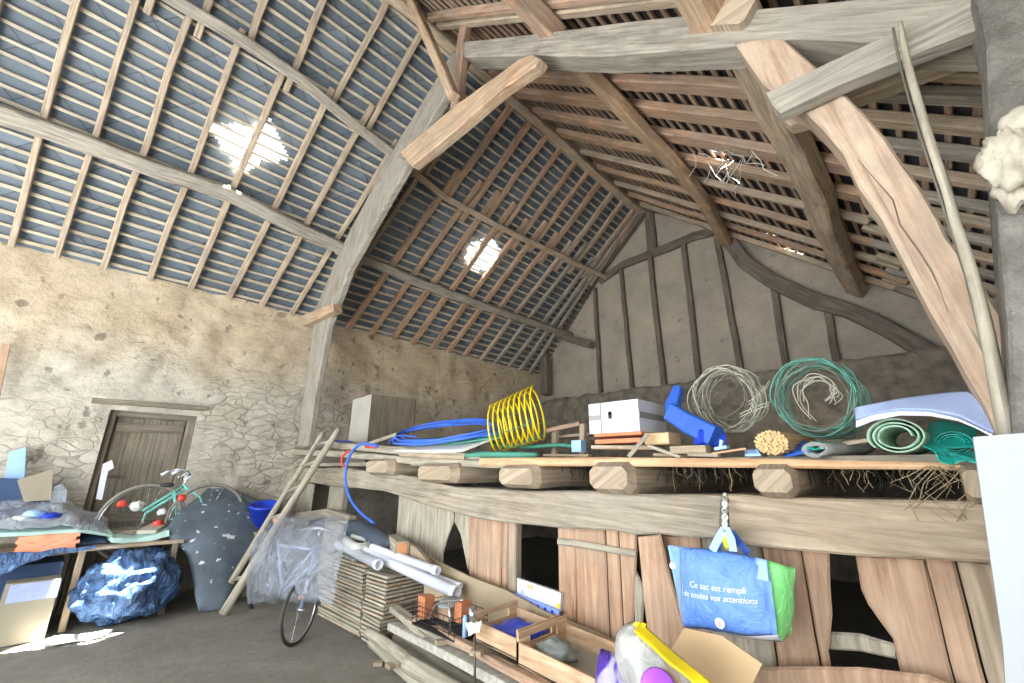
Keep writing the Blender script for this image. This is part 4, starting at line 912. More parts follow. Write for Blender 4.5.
Z = lambda u, v: (660 + u / 5.253, 520 + v / 5.253)
ftop = [Z(115, 140), Z(250, 152), Z(400, 172), Z(565, 212)]; fbot = [Z(125, 555), Z(300, 585), Z(450, 608), Z(615, 600)]
def bfront(u, v): return at(u, v, 1, yb)
A_ = [at(u, v, 1, yb) for u, v in ftop]; B_ = [at(u, v, 1, yb - .05) for u, v in fbot]
mb = ruled(A_, B_, 20, 18, .006, 7, bulge=(0, -.07, 0), th=.003); put('front_panel', mb, crinkle('woven_blue', '5a8ae6', '7ba6f2'), parent=t)
mb = ruled([at(*Z(42, 135), 1, yb + .1), at(*Z(115, 140), 1, yb)], [at(*Z(110, 500), 1, yb + .08), at(*Z(125, 555), 1, yb - .05)], 4, 14, .005, 7, th=.003); put('side_panel', mb, crinkle('woven_light_blue', '86bdf4', 'a6d2fa'), parent=t, label='light blue side panel')
mb = ruled([at(*Z(565, 212), 1, yb), at(*Z(640, 232), 1, yb + .03), at(*Z(708, 248), 1, yb + .1)], [at(*Z(615, 602), 1, yb - .05), at(*Z(640, 640), 1, yb + .03), at(*Z(690, 590), 1, yb + .1)], 8, 16, .008, 7, bulge=(.02, 0, 0), th=.003); put('side_panel', mb, crinkle('woven_green', '7fdc82', '9cec98'), parent=t, label='bright green side panel')
mb = ruled([at(*Z(42, 135), 1, yb + .1), at(*Z(708, 248), 1, yb + .1)], [at(*Z(110, 500), 1, yb + .1), at(*Z(690, 590), 1, yb + .1)], 10, 8, .004, th=.003); put('back_panel', mb, M['blue_plastic'], parent=t)
mb = ruled([at(*Z(125, 555), 1, yb - .05), at(*Z(300, 585), 1, yb - .05), at(*Z(450, 608), 1, yb - .05), at(*Z(615, 600), 1, yb - .05)], [at(*Z(330, 598), 1, yb), at(*Z(420, 615), 1, yb), at(*Z(520, 628), 1, yb), at(*Z(640, 640), 1, yb + .03)], 10, 3, .002, th=.002); put('bottom_panel', mb, M['white_plastic'], parent=t, label='white underside')
for pts in ([Z(275, 162), Z(300, 110), Z(335, 50), Z(350, 48), Z(375, 100), Z(385, 165)], [Z(300, 150), Z(325, 90), Z(345, 55), Z(380, 70), Z(420, 125), Z(465, 178)]):
    mb = MB(); y_ = yb - .012 if pts[0][0] < Z(290, 0)[0] else yb + .09
    mb.sweep([at(u, v, 1, y_) for u, v in pts], .04, .004, up=(0, 1, 0)); put('handle', mb, M['light_blue'] if y_ < yb else M['blue_plastic'], parent=t)
# light band top right
mb = ruled([at(*Z(500, 195), 1, yb - .015), at(*Z(560, 212), 1, yb - .01)], [at(*Z(505, 310), 1, yb - .055), at(*Z(572, 325), 1, yb - .045)], 4, 5, .0, th=.001); put('pocket', mb, M['light_blue'], parent=t)
M['print_white'] = plain('white_print', 'f4f7fd', .5, .02)
def lettering(txt, u, v, u2, v2, shear, parent, mat, y0, ysag=0.0, name='lettering'):
    c = bpy.data.curves.new('text', 'FONT'); c.body = txt; c.size = 1; c.shear = shear; c.extrude = .0; c.offset = .0
    o = bpy.data.objects.new('text', c); COL.objects.link(o); bpy.context.view_layer.update()
    me = bpy.data.meshes.new_from_object(o.evaluated_get(bpy.context.evaluated_depsgraph_get())); bpy.data.objects.remove(o)
    xs = [q.co.x for q in me.vertices]; w = max(xs) - min(xs); a = at(u, v, 1, y0); b = at(u2, v2, 1, y0); d = b - a; k = d.length / w; d.normalize(); up = Vector((-d.z, 0, d.x))
    mb = MB(); mb.V = [a + d * (q.co.x - min(xs)) * k + up * q.co.y * k + Vector((0, 0, 0)) for q in me.vertices]
    for pl in me.polygons: mb.face(tuple(pl.vertices), ((0, 0),) * len(pl.vertices))
    bpy.data.meshes.remove(me)
    # follow the bulge of the cloth
    mb.V = [Vector((p.x, y0 + ysag(p) if ysag else y0, p.z)) for p in mb.V]
    return put(name, mb, mat, parent=parent)
fx0, fx1 = A_[0].x, A_[-1].x; fz1, fz0 = A_[0].z, B_[0].z
def sag(p):
    a_ = min(max((p.x - fx0) / (fx1 - fx0), .01), .99); b_ = min(max((fz1 - p.z) / (fz1 - fz0), .01), .99)
    return -.05 * b_ - .07 * math.sin(math.pi * a_) ** .5 * math.sin(math.pi * b_) ** .5 - .012
lettering('Ce sac est rempli', *Z(190, 337), *Z(482, 372), .1, t, M['print_white'], yb, sag)
lettering('de toutes vos attentions', *Z(152, 383), *Z(542, 425), .35, t, M['print_white'], yb, sag)
pc = at(*Z(352, 518), 1, yb); pc.y += sag(pc) + .002
mb = MB(); mb.lathe([(0, 0), (.024, 0), (.024, .004), (0, .004)], pc, (0, -1, 0), 20, False); lg = put('emblem', mb, M['print_white'], parent=t)
c_u = Z(352, 518); lettering('U', c_u[0] - 1.8, c_u[1] + 2.2, c_u[0] + 1.8, c_u[1] + 2.4, 0, t, M['red_plastic'], yb, lambda p: sag(p) - .012, 'emblem_letter')
pc2 = at(*Z(66, 240), 1, yb + .06); mb = MB(); mb.lathe([(0, 0), (.018, 0), (.018, .004), (0, .004)], pc2, (0, -1, 0), 16, False); put('emblem', mb, M['print_white'], parent=t)
u_, v_ = Z(66, 240); lettering('U', u_ - 1.4, v_ + 1.8, u_ + 1.2, v_ + 1.9, 0, t, M['red_plastic'], yb + .045, None, 'emblem_letter')
# ---- white board at the right edge
mb = MB(); P = [at(u, v, 1, 2.2) for u, v in [(973, 437), (1060, 430), (1110, 760), (1016, 760), (1003, 645)]]; P[2].z = P[3].z = max(0, P[2].z)
mb.prism(P, (0, .05, 0), (0, 0, 1)); put('white_board', mb, plain('white_painted_board', 'a9aeb0', .5, .05, 2), label='white painted board standing at the right edge in front of loft', cat='board')
# ------------------------------------------------------------------ left corner: table of goods, tarp bundle, bicycle
random.seed(31)
def glossy_tarp(name, c1, c2, rough=.22, s=5):
    q = NT(name); ob = q.coord('Object'); n = q.noise(q.coord('Object', (1, 1.6, .7)), s, 5, .6, 2.2); q.bump(n, 1.0, .12)
    return q.done(q.mix(q.ramp(n, [(.35, 0), (.65, 1)]), c1, c2), rough)
M['tarp_blue'] = glossy_tarp('shiny_blue_tarp', '2f4a72', '5f83b4', .15)
M['mint'] = plain('mint_foam', 'b9dcd2', .7, .1); M['orange_cloth'] = plain('orange_cloth', 'f2a582', .9, .12, 8, bump=.4)
M['navy'] = plain('navy_board', '2c4468', .7, .15); M['slate_felt'] = plain('dark_roofing_felt', '4d5964', .8, .15, 3)
def film(name, col, alpha, rough=.25):
    q = NT(name); ob = q.coord('Object'); n = q.noise(ob, 4, 6, .65, 2.0); q.bump(n, 1.0, .06)
    q.l(q.ramp(n, [(.3, alpha * .55), (.6, alpha), (.75, min(1, alpha * 1.6))]), q.b.inputs['Alpha'])
    return q.done(col, rough)
M['film'] = film('clear_dusty_film', 'cfd6e2', .42)
XT = -6.9; ZT = .78
t = thing('work_table', 'rough plank table against the left stone wall', 'table', (-7.4, .2, 0))
e0 = at(-30, 566, 0, XT); e1_ = at(180, 535, 0, XT); zt = ZT
mb = MB()
for i in range(4):
    x = XT - .13 - i * .26; mb_ = MB(); mb_.sweep([(x, -1.2, zt), (x + random.uniform(-.02, .02), 1.32, zt)], .25, .035, jit=.006); put('table_board', mb_, M['plank_grey' if i else 'rafter_wood'], parent=t)
for (x, y) in ((XT - .08, .42), (XT - .08, 1.25), (XT - .9, .42), (XT - .9, 1.25), (XT - .08, -1.1), (XT - .9, -1.1)):
    mb_ = MB(); mb_.sweep([(x, y, .0), (x, y, zt - .02)], .07 if y < 1 else .05, .06, up=(0, 1, 0), jit=.006); put('leg', mb_, M['beige_beam'] if (y < 1 and x > -7.2) else M['door_wood'], parent=t)
# tarp bundle under the table
pL, pR, pT, pB = at(72, 600, 0, -6.9), at(180, 580, 0, -6.9), at(120, 546, 0, -6.9), at(130, 626, 0, -6.7)
c = Vector((-6.98, (pL.y + pR.y) / 2, .36))
mb = MB(); mb.blob(c, (.42, (pR.y - pL.y) / 2 * 1.0, .37), .2, 2.6, 90, 60, 3)
mb.V = [(v[0], v[1], max(v[2], .012)) for v in mb.V]
put('tarp_bundle', mb, M['tarp_blue'], label='shiny crumpled blue tarp bundle stuffed under the table', cat='tarp')
mb = ruled([(-6.72, .35, .02), (-6.6, .8, .015)], [(-6.45, .3, .012), (-6.4, .7, .012)], 8, 6, .015, 6, th=.006); put('sun_patch_sheet', mb, M['white_sheet'], label='pale sheet for sun patch and white wood pieces on the floor before tarp bundle', cat='sun patch')  # pale sheet added for the sun patch and white wood pieces
# cardboard box with label
N = at(46, 632, 0, -6.78); N.z = 0; a = at(-12, 640, 0, -6.7)
wy = N.y - a.y; hz_ = at(46, 580, 0, -6.78).z
t = thing('moving_box', 'grey-brown cardboard box with blue and white band at the left edge', 'box', (-6.75, (N.y + a.y) / 2, 0))
mb = MB(); mb.prism([(-6.78, a.y, 0), (-6.78, N.y, 0), (-7.02, N.y, 0), (-7.02, a.y, 0)], (0, 0, hz_)); put('body', mb, plain('dull_cardboard', '97917f', .85, .1, 3), parent=t)
mb = MB(); mb.box((-6.775, (N.y + a.y) / 2 + .02, hz_ - .09), (.012, wy - .03, .16)); put('printed_band', mb, plain('lavender_print', 'a9b6e6', .5, .25, 9), parent=t)
# navy box and hanging tarp behind it
mb = MB(); mb.box((-7.36, .0, .35), (.5, .6, .62)); put('storage_crate', mb, M['navy'], label='navy blue crate in the shade under table, behind cardboard box', cat='crate')
mb = ruled([at(-20, 556, 0, XT + .04), at(15, 553, 0, XT + .04), at(62, 549, 0, XT + .03), at(96, 546, 0, XT + .03)], [at(-20, 590, 0, XT + .1), at(18, 566, 0, XT + .08), (at(45, 556, 0, XT + .05)), at(96, 549, 0, XT + .03)], 20, 6, .02, 8, th=.005)
put('hanging_tarp', mb, M['tarp_blue'], label='blue tarp corner drooping over the table edge below orange cloth', cat='tarp')
# things on the table
def onT(u, v, x=XT - .1): return at(u, v, 0, x)
mb = MB()
for i in range(5):
    y0, y1 = onT(20, 530).y, onT(80, 530).y; z = zt + .04 + i * .034
    mb.sheet(lambda a, b: (XT - .06 - .45 * b + .01 * noise.noise(Vector((a * 4, b * 3, i))), y0 + (y1 - y0) * (a * (1 - .03 * (i % 2)) + .02 * (i % 3)), z + .008 * noise.noise(Vector((a * 6, b * 5, i * 3)))), 12, 6, .034)
tt = put('folded_cloth', mb, M['orange_cloth'], label='orange folded cloth stack on the table edge', cat='cloth')
mb = ruled([(XT - .12, onT(115, 530).y, zt + .09), (XT - .15, onT(140, 530).y, zt + .05), (XT - .12, onT(170, 530).y, zt + .11)], [(XT - .5, onT(110, 530).y, zt + .14), (XT - .55, onT(140, 530).y, zt + .1), (XT - .5, onT(172, 530).y, zt + .16)], 14, 6, .012, 8, th=.05)
put('folded_cloth', mb, M['mint'], label='mint green folded cloth on the table near the bicycle', cat='cloth')
mb = ruled([(XT - .05, -1.1, zt + .21), (XT - .05, -.2, zt + .215), (XT - .1, onT(82, 520).y, zt + .21), (XT - .2, onT(118, 520).y, zt + .12)], [(XT - .7, -1.1, zt + .22), (XT - .7, -.2, zt + .24), (XT - .7, onT(80, 520).y, zt + .22), (XT - .6, onT(112, 520).y, zt + .18)], 20, 6, .008, 6, th=.03)
put('foam_sheet', mb, M['mint'], label='long pale foam sheet lying over the orange cloth', cat='sheet')
mb = ruled([(XT - .15, -.9, zt + .26), (XT - .15, .3, zt + .25), (XT - .15, .62, zt + .13)], [(XT - .8, -.9, zt + .42), (XT - .85, .1, zt + .5), (XT - .85, .6, zt + .25)], 22, 12, .045, 5, bulge=(0, 0, .08), th=.004)
put('plastic_wrap', mb, M['film'], label='heap of dusty clear plastic on top of the table goods', cat='plastic')
mb = ruled([(XT - .2, .3, zt + .05), (XT - .2, .6, zt + .04)], [(XT - .6, .3, zt + .12), (XT - .6, .62, zt + .1)], 10, 8, .03, 7, bulge=(0, 0, .06), th=.01)
put('blue_rag', mb, M['dark_blue'], label='blue rag between orange and mint cloths', cat='rag')
for k, (u, v, c_, lb) in enumerate([(36, 514, 'light_blue', 'lavender crumpled cloth on the plastic heap'), (50, 516, 'deep_blue', 'small violet-blue cloth on the plastic heap'), (20, 519, 'white_sheet', 'white paper scrap at the heap front')]):
    p = at(u, v, 0, XT - .3); mb = MB(); mb.blob((p.x, p.y, p.z), (.07, .09, .035), .4, 3, 18, 12, k); put('crumpled_cloth', mb, M[c_], label=lb, cat='cloth')
M['dull'] = plain('dull_brown_card', '9a8f7c', .85, .1, 3)
# leaning boards behind the table
def pboard(name, pix, x, th, mat, lb, cat, amp=0):
    mb = MB(); mb.prism([at(u, v, 0, x) for u, v in pix], (-th, 0, 0), (0, 0, 1)); return put(name, mb, M[mat] if isinstance(mat, str) else mat, label=lb, cat=cat)
pboard('blue_board', [(4, 478), (9, 452), (26, 447), (24, 482)], -7.8, .05, 'light_blue', 'light blue panel leaning against stone wall at the far left', 'panel')
pboard('navy_board', [(-20, 478), (18, 479), (52, 498), (55, 520), (-20, 520)], -7.6, .3, 'navy', 'navy blue panel behind the table goods', 'panel')
pboard('grey_carton', [(17, 480), (53, 469), (51, 500), (24, 502)], -7.55, .04, 'dull', 'grey-brown carton flap standing before the navy panel', 'carton')
pboard('milk_jug', [(49, 502), (54, 487), (62, 484), (67, 490), (66, 504)], -7.5, .12, 'film', 'translucent jug beside the carton flap', 'jug')
t = pboard('spray_bottle', [(96, 499), (103, 464), (112, 460), (114, 468), (108, 471), (102, 500)], -7.75, .06, 'white_plastic', 'white bottle shape standing against the door frame', 'bottle')
mb = MB(); mb.sweep([at(-6, 400, 0, -7.8), at(6, 344, 0, -7.9)], .08, .03, up=(1, 0, 0)); put('orange_board', mb, M['plank_pink'], label='orange-brown stick leaning on the stone wall at picture edge', cat='board')
# turquoise bicycle
XB = -7.45
def onB(u, v, dx=0): return at(u, v, 0, XB + dx)
M['turq'] = plain('turquoise_paint', '7fd0c4', .3, .05); M['chrome'] = plain('chrome', 'c9ccd2', .2, .05, Metallic=.9)
M['tyre'] = plain('tyre_rubber', '3a3937', .7, .1); M['tyre_grey'] = plain('dusty_tyre', '8f8a80', .7, .1)
t = thing('bicycle', 'turquoise bicycle standing behind the table by the old door', 'bicycle', (XB, 1.0, .8))
def wheel(par, c, r, nrm, tr=.018, tm='tyre_grey', name='wheel'):
    n = Vector(nrm).normalized(); a = n.cross(Vector((0, 0, 1))).normalized(); b = n.cross(a)
    mb = MB(); mb.tube(loop_pts(c, a, b, 36, r, r), tr, n=8, closed=True); w = put(name, mb, M[tm], parent=par)
    mb = MB(); mb.tube(loop_pts(c, a, b, 36, r - tr * 1.3, r - tr * 1.3), tr * .5, n=6, closed=True); put('rim', mb, M['chrome'], parent=w)
    mb = MB()
    for k in range(20):
        q = 6.2832 * k / 20; mb.tube([Vector(c) + n * (.02 if k % 2 else -.02), Vector(c) + (a * math.cos(q) + b * math.sin(q)) * (r - tr)], .0015, n=3, caps=False)
    put('spokes', mb, M['chrome'], parent=w)
    mb = MB(); mb.tube([Vector(c) - n * .04, Vector(c) + n * .04], .018, n=8); put('hub', mb, M['chrome'], parent=w); return w
wc = onB(142, 522); rw = (onB(142, 485).z - wc.z)
wheel(t, wc, rw, (1, .1, 0)); wc2 = onB(206, 520); wc2.z = wc.z; wheel(t, wc2, rw, (1, .05, 0))
def tb(pts, r, mat, name, par, **k): mb = MB(); mb.tube(pts, r, n=8, **k); return put(name, mb, M[mat] if isinstance(mat, str) else mat, parent=par)
hd, bb, st_ = onB(183, 484), onB(168, 520), onB(150, 505)
mbf = MB()
for p, q in ((onB(142, 511), onB(182, 487)), (onB(146, 513), onB(184, 490)), (hd, onB(190, 492)), (onB(174, 491), onB(177, 520))): mbf.tube([p, q], .017, n=8)
mbf.tube([onB(186, 487), onB(200, 497), wc2], .013, n=8); mbf.tube([bb, onB(177, 518)], .02, n=8); mbf.tube([onB(146, 513), wc], .011, n=6)
put('frame', mbf, M['turq'], parent=t)
tb([onB(182, 488), onB(190, 474)], .014, 'chrome', 'stem', t)
tb([onB(190, 474, .0), onB(188, 471, .18), onB(183, 473, .28), onB(178, 478, .3)], .012, 'chrome', 'handlebar', t, spline=3)
tb([onB(190, 474, .0), onB(180, 469, -.15), onB(170, 472, -.2), onB(162, 475, -.2)], .012, 'chrome', 'handlebar', t, spline=3)
for i, (u, v) in enumerate([(165, 473), (176, 472), (184, 474), (188, 478)]): tb([onB(u - 4, v + 2, .1 * i - .1), onB(u + 4, v - 2, .1 * i - .1)], .018, 'white_plastic', 'grip', t)
mb = MB(); mb.blob(onB(167, 485), (.05, .08, .03), .1, 2, 12, 8); put('saddle', mb, M['tyre'], parent=t)
for i, (u, v, ru, c_, nm, lb) in enumerate([(122, 504, 7, 'red_plastic', 'red_glove', 'red cloth lump on the table left of white rag'), (137, 506, 9, 'white_sheet', 'white_rag', 'white rag beside the red cloth lump'), (162, 512, 6, 'white_plastic', 'plastic_cup', 'white plastic piece under the bicycle frame'), (182, 498, 6, 'red_plastic', 'red_reflector', 'red round thing between bicycle frame and dark felt'), (158, 524, 7, 'red_plastic', 'red_cloth', 'red scrap above the mint cloth')]):
    p = at(u, v, 0, -7.25); r_ = at(u + ru, v, 0, -7.25).y - p.y; mb = MB(); mb.blob(p, (r_ * .5, r_ * .75, r_ * .6), .5, 2.5, 20, 12, i + 4); put(nm, mb, M[c_], label=lb, cat='rag' if i != 3 else 'reflector')
mb = MB(); mb.box((-7.45, .85, .86), (.4, .5, .12)); put('wooden_crate', mb, M['door_wood'], label='low dark crate on the table under the bicycle', cat='crate')
mb = MB(); mb.sweep([(-7.1, .95, .9), (-7.35, 1.1, .95)], .2, .04); put('board_scrap', mb, M['grey_board'], label='small grey board leaning on the dark crate', cat='board')
# dark felt sheet
mb = ruled([at(u, v, 0, x) for u, v, x in [(207, 488, -7.7), (184, 508, -7.4), (163, 533, -7.1), (186, 554, -6.95), (196, 585, -6.82), (199, 611, -6.65)]],
           [at(u, v, 0, x) for u, v, x in [(236, 490, -7.75), (268, 505, -7.5), (270, 520, -7.3), (258, 548, -7.0), (240, 580, -6.8), (223, 612, -6.66)]], 26, 18, .03, 2.2, bulge=(.12, 0, 0), th=.012)
mb.V = [(v[0], v[1], max(v[2], .01)) for v in mb.V]
M['specked'] = (lambda q: q.done(q.mix(q.ramp(q.noise(q.coord('Object'), 11, 2, .5), [(.67, 0), (.69, 1)]), q.ramp(q.noise(q.coord('Object'), 3, 4), [(.3, '4a555f'), (.7, '6b7883')]), 'd7dadd'), .6))(NT('specked_dark_felt'))
fe = put('roofing_felt', mb, M['specked'], label='big dark grey sheet with white specks leaning near the door', cat='sheet')
mb = MB(); mb.blob((-7.5, 1.95, .6), (.3, .42, .6), .1, 2, 24, 16, 8); mb.V = [(v[0], v[1], max(v[2], 0.01)) for v in mb.V]
put('stuffed_sack', mb, M['slate_felt'], label='dark stuffed sack hidden behind the specked sheet', cat='sack')
# blue bucket
t = thing('bucket', 'deep blue plastic bucket behind the ladder', 'bucket', at(268, 530, 0, -7.2))
p = at(266, 504, 0, -7.2); r_ = .2
mb = MB(); mb.lathe([(.14, -.34), (r_, 0), (r_ + .015, 0), (r_ + .015, -.03), (r_ + .004, -.03), (.15, -.345), (0, -.345)], p, (.18, -.1, 1), 28, caps=False); put('tub', mb, M['deep_blue'], parent=t)
mb = MB(); mb.sweep([(p.x, p.y, 0), (p.x, p.y, p.z - .35)], .3, .3, up=(0, 1, 0), jit=.01); put('tree_stump', mb, M['door_wood'], label='tall wood block carrying the blue bucket', cat='block')
# ladder
t = thing('wooden_ladder', 'old grey wooden ladder leaning on the loft edge', 'ladder', (-6.6, 1.9, 0))
rA, rB = at(223, 614, 2, 0.02), at(339, 429, 1, 2.7); lA, lB = at(231, 583, 0, -6.72), at(324, 432, 1, 2.72)
for (p, q, r0) in ((rA, rB, .052), (lA, lB, .044)):
    mid = p.lerp(q, .5) + Vector((0, 0, .03)); mb = MB(); mb.tube([p, p.lerp(mid, .5), mid, mid.lerp(q, .5), q], [r0, r0 * .95, r0 * .9, r0 * .85, r0 * .8], n=10, spline=4, jit=.12); put('rail', mb, M['plank_grey'], parent=t)
for f0, f1 in ((.17, .02), (.34, .20), (.50, .38), (.66, .56), (.80, .74), (.92, .90)):
    mb = MB(); mb.tube([lA.lerp(lB, f1), rA.lerp(rB, f0)], .024, n=8, jit=.1); put('rung', mb, M['plank_grey'], parent=t)
# bicycle wrapped in plastic
t = thing('wrapped_bicycle', 'bicycle wrapped in clear plastic with its front wheel poking out', 'bicycle', (-5.05, 2.05, 0))
wc = Vector((-4.98, 2.02, .33)); dd = at(300, 613, 1, 2.02); wc = Vector((dd.x, 2.02, .3))
ww = wheel(t, wc, .29, (.80, .60, 0), .015, 'tyre', 'front_wheel')
mb = MB(); mb.box(wc + Vector((.03, -.02, .12)), (.02, .05, .03)); put('reflector', mb, M['orange_cloth'], parent=ww, label='orange reflector')
mbf = MB(); yB = 2.2
fp = lambda u, v, y=2.2: at(u, v, 1, y)
for p, q in ((wc, fp(318, 540)), (fp(316, 548), fp(282, 588, 2.1)), (fp(312, 565), fp(285, 590, 2.1)), (fp(282, 590, 2.1), fp(278, 540, 2.1)), (fp(278, 545, 2.1), fp(316, 550))): mbf.tube([p, q], .018, n=8)
put('frame', mbf, plain('violet_paint', '8a94b4', .3), parent=t)
mb = MB(); mb.tube([fp(318, 540), fp(320, 530)], .014, n=8); mb.tube([fp(300, 530, 2.1), fp(320, 528), fp(336, 534, 2.35)], .013, n=8, spline=3); put('handlebar', mb, M['chrome'], parent=t)
wheel(t, at(268, 585, 1, 2.25), .31, (.83, .55, 0), .02, 'tyre', 'rear_wheel')
wr_ = [([(277, 517, 2.15), (262, 535, 2.1), (256, 560, 2.0), (252, 583, 1.95), (249, 603, 1.9)], [(347, 520, 2.3), (345, 545, 2.2), (340, 565, 2.15), (336, 585, 2.1), (331, 602, 2.05)], .035, 'film')]
for A_, B_, am, mt in wr_:
    mb = ruled([at(*p[:2], 1, p[2]) for p in A_], [at(*p[:2], 1, p[2]) for p in B_], 26, 26, am, 3.5, bulge=(0, -.28, 0)); put('plastic_cover', mb, film('bicycle_cover_film', 'c2cbd8', .42, .15), parent=t)
mb = ruled([at(280, 517, 1, 2.16), at(320, 514, 1, 2.35), at(347, 520, 1, 2.3)], [at(285, 525, 1, 2.6), at(318, 520, 1, 2.7), at(345, 524, 1, 2.6)], 16, 8, .03, 4); put('plastic_cover', mb, M['film'], parent=t)
mb = MB(); mb.blob(at(276, 521, 1, 2.12), (.05, .03, .03), .2); put('orange_tag', mb, M['orange_cloth'], parent=t, label='orange tag')
# grey trough behind
mb = MB(); mb.sweep([at(300, 516, 1, 2.8), at(328, 513, 1, 2.8), at(352, 522, 1, 2.75)], .1, .12, jit=.02); put('grey_trough', mb, M['plank_grey'], label='grey rounded plank behind the wrapped bicycle', cat='board')
# dark blue roll and post end
mb = MB(); mb.tube([at(352, 528, 1, 2.75), at(370, 535, 1, 2.75), at(393, 549, 1, 2.72)], [.10, .11, .08], n=14, spline=4, jit=.25); put('rolled_tarp', mb, M['slate_felt'], label='dark blue rolled tarp lying behind the pipes', cat='tarp')
mb = MB(); mb.sweep([at(392, 541, 1, 2.85), at(402, 549, 1, 2.62)], .14, .14, jit=.005); fb = put('fence_post', mb, M['plank_grey'], label='short grey post with a bright orange cut end', cat='post')
mb = MB(); a, b = at(392, 541, 1, 2.85), at(402, 549, 1, 2.62); d = (b - a).normalized(); mb.sweep([b, b + d * .008], .10, .12, ch=.2); put('cut_end', mb, plain('orange_heartwood', 'cf9468', .8), parent=fb, label='bright orange cut end')
mb = MB(); mb.prism([at(u, v, 1, 2.7) for u, v in [(405, 541), (416, 548), (431, 566), (424, 570), (411, 560)]], (0, .04, 0), (1, 0, -.5)); put('wood_wedge', mb, M['beige_beam'], label='pointed pale board end between post and pipes', cat='board')
# stack of slatted boards
t = thing('shingle_stack', 'tall stack of thin grey-brown boards beside the wrapped bicycle', 'board stack', (-5.0, 2.7, 0))
bpy.data.objects.remove(t)
random.seed(5); xa, xb, y0, y1 = -5.62, -4.62, 2.53, 2.98; nl = 19; lh = .66 / nl
for k in range(nl):
    z = .01 + lh * (k + .5); dx = random.uniform(-.03, .03); dy = random.uniform(-.02, .0); mb = MB()
    R = Matrix.Rotation(random.uniform(-.03, .03), 3, 'Z')
    mb.box(((xa + xb) / 2 + dx, (y0 + y1) / 2 + dy, z), (xb - xa, (y1 - y0) * .98, lh * .7), R)
    put('stacked_board', mb, M['plank_grey' if k % 3 else 'rafter_wood'], label='thin weathered board, %s from the floor in the stack by the wrapped bicycle' % ordw(k), cat='board', group='boards in the left stack')
    if k < nl - 1:
        mb = MB(); dx = random.uniform(0, .05)
        mb.box((-4.40 + dx, 2.74, z + random.uniform(-.004, .004)), (.38, .44, lh * .62), Matrix.Rotation(random.uniform(-.06, .06), 3, 'Z'))
        put('stacked_board', mb, M['plank_grey' if (k + 1) % 4 else 'rafter_wood'], label='short thin board, %s from the floor in the stack nearest the logs' % ordw(k), cat='board', group='boards in the right stack')
# PVC pipes
def pipe(u0, v0, z0, u1, v1, z1, r, lb, mat='white_plastic', hollow=True):
    a = at(u0, v0, 2, z0); b = at(u1, v1, 2, z1); d = (b - a).normalized(); L = (b - a).length
    t = MB(); t.lathe([(r, 0), (r, L - .06), (r * 1.12, L - .06), (r * 1.12, L), (r * .8, L), (r * .8, L - .3), (0, L - .3)], a, d, 20, caps=False)
    return put('drain_pipe', t, M[mat], label=lb, cat='pipe', group='white drain pipes')
pipe(338, 545, .80, 379, 565, .74, .045, 'shorter white drain pipe ending above the board stack')
pipe(362, 549, .80, 457, 593, .62, .052, 'longest thick white drain pipe pointing down right')
pipe(372, 547, .86, 438, 571, .76, .036, 'white drain pipe lying behind the longest one')
pipe(376, 551, .78, 461, 586, .66, .022, 'thin white pipe alongside the longest one')
pipe(338, 553, .76, 355.5, 561, .72, .016, 'small thin pipe below the shorter drain pipe', 'grey_felt')
pp_ = [at(u, v, 2, z) for u, v, z in [(346, 540, .86), (354, 546, .84), (362, 547, .83), (371, 544, .84)]]; mb = MB(); mb.tube(pp_, .045, n=14, spline=4); put('pipe_elbow', mb, M['white_sheet'], label='cream pipe elbow on top of the white pipes', cat='pipe')
pp_ = [at(u, v, 2, z) for u, v, z in [(352, 536, .9), (362, 539, .88), (370, 540, .88)]]; mb = MB(); mb.tube(pp_, .025, n=12, spline=3); put('pipe_elbow', mb, M['white_sheet'], label='small cream pipe stub behind the elbow', cat='pipe')
# long pile of boards and logs along the loft front
random.seed(9)
def beam_at(name, pix, y, w, h, mat, lb, cat='board', jit=.012, up=(0, 0, 1), ch=.12):
    mb = MB(); mb.sweep([at(u, v, 1, y) if len(q) == 0 else at(u, v, 1, q[0]) for u, v, *q in pix], w, h, jit=jit, up=up, ch=ch); return put(name, mb, M[mat], label=lb, cat=cat)
def log(pix, r, mat, lb):
    mb = MB(); mb.tube([at(u, v, 1, y) for u, v, y in pix], r, n=12, spline=4, jit=.12); return put('log', mb, M[mat], label=lb, cat='log')
G = lambda x, y, z: Vector((x, y, z))
def lg_(x0, y0, z0, x1, y1, z1, r, mat, lb): 
    mb = MB(); mb.tube([G(x0, y0, z0), G((2 * x0 + x1) / 3, (2 * y0 + y1) / 3, (2 * z0 + z1) / 3 + .01), G(x1, y1, z1)], r, n=12, spline=5, jit=.06); return put('log', mb, M[mat], label=lb, cat='log')
lg_(-4.28, 2.50, .06, -1.6, 2.05, .06, .055, 'plank_grey', 'thick grey log lying lowest at the front of the pile')
lg_(-4.05, 2.62, .13, -1.5, 2.32, .15, .055, 'plank_grey', 'second grey log of the floor pile, slightly higher')
lg_(-4.2, 2.40, .18, -2.0, 2.12, .2, .045, 'plank_grey', 'thin grey pole resting on the two front logs')
lg_(-3.9, 2.85, .1, -1.4, 2.75, .1, .09, 'door_wood', 'dark log at the back of the floor pile')
lg_(-3.95, 2.80, .27, -1.4, 2.55, .30, .07, 'door_wood', 'dark log under the trays')
lg_(-3.3, 2.25, .2, -1.3, 2.1, .24, .06, 'plank_grey', 'grey branch lying across the lower pile')
mb = MB(); mb.sweep([G(-3.95, 2.50, .26), G(-2.6, 2.30, .36), G(-1.2, 2.10, .44)], .10, .06, jit=.02); put('bark_board', mb, plain('peeling_whitewash', 'b8b4a8', .9, .35, 18, bump=.8), label='knobbly whitewashed board along the front of the pile', cat='board')
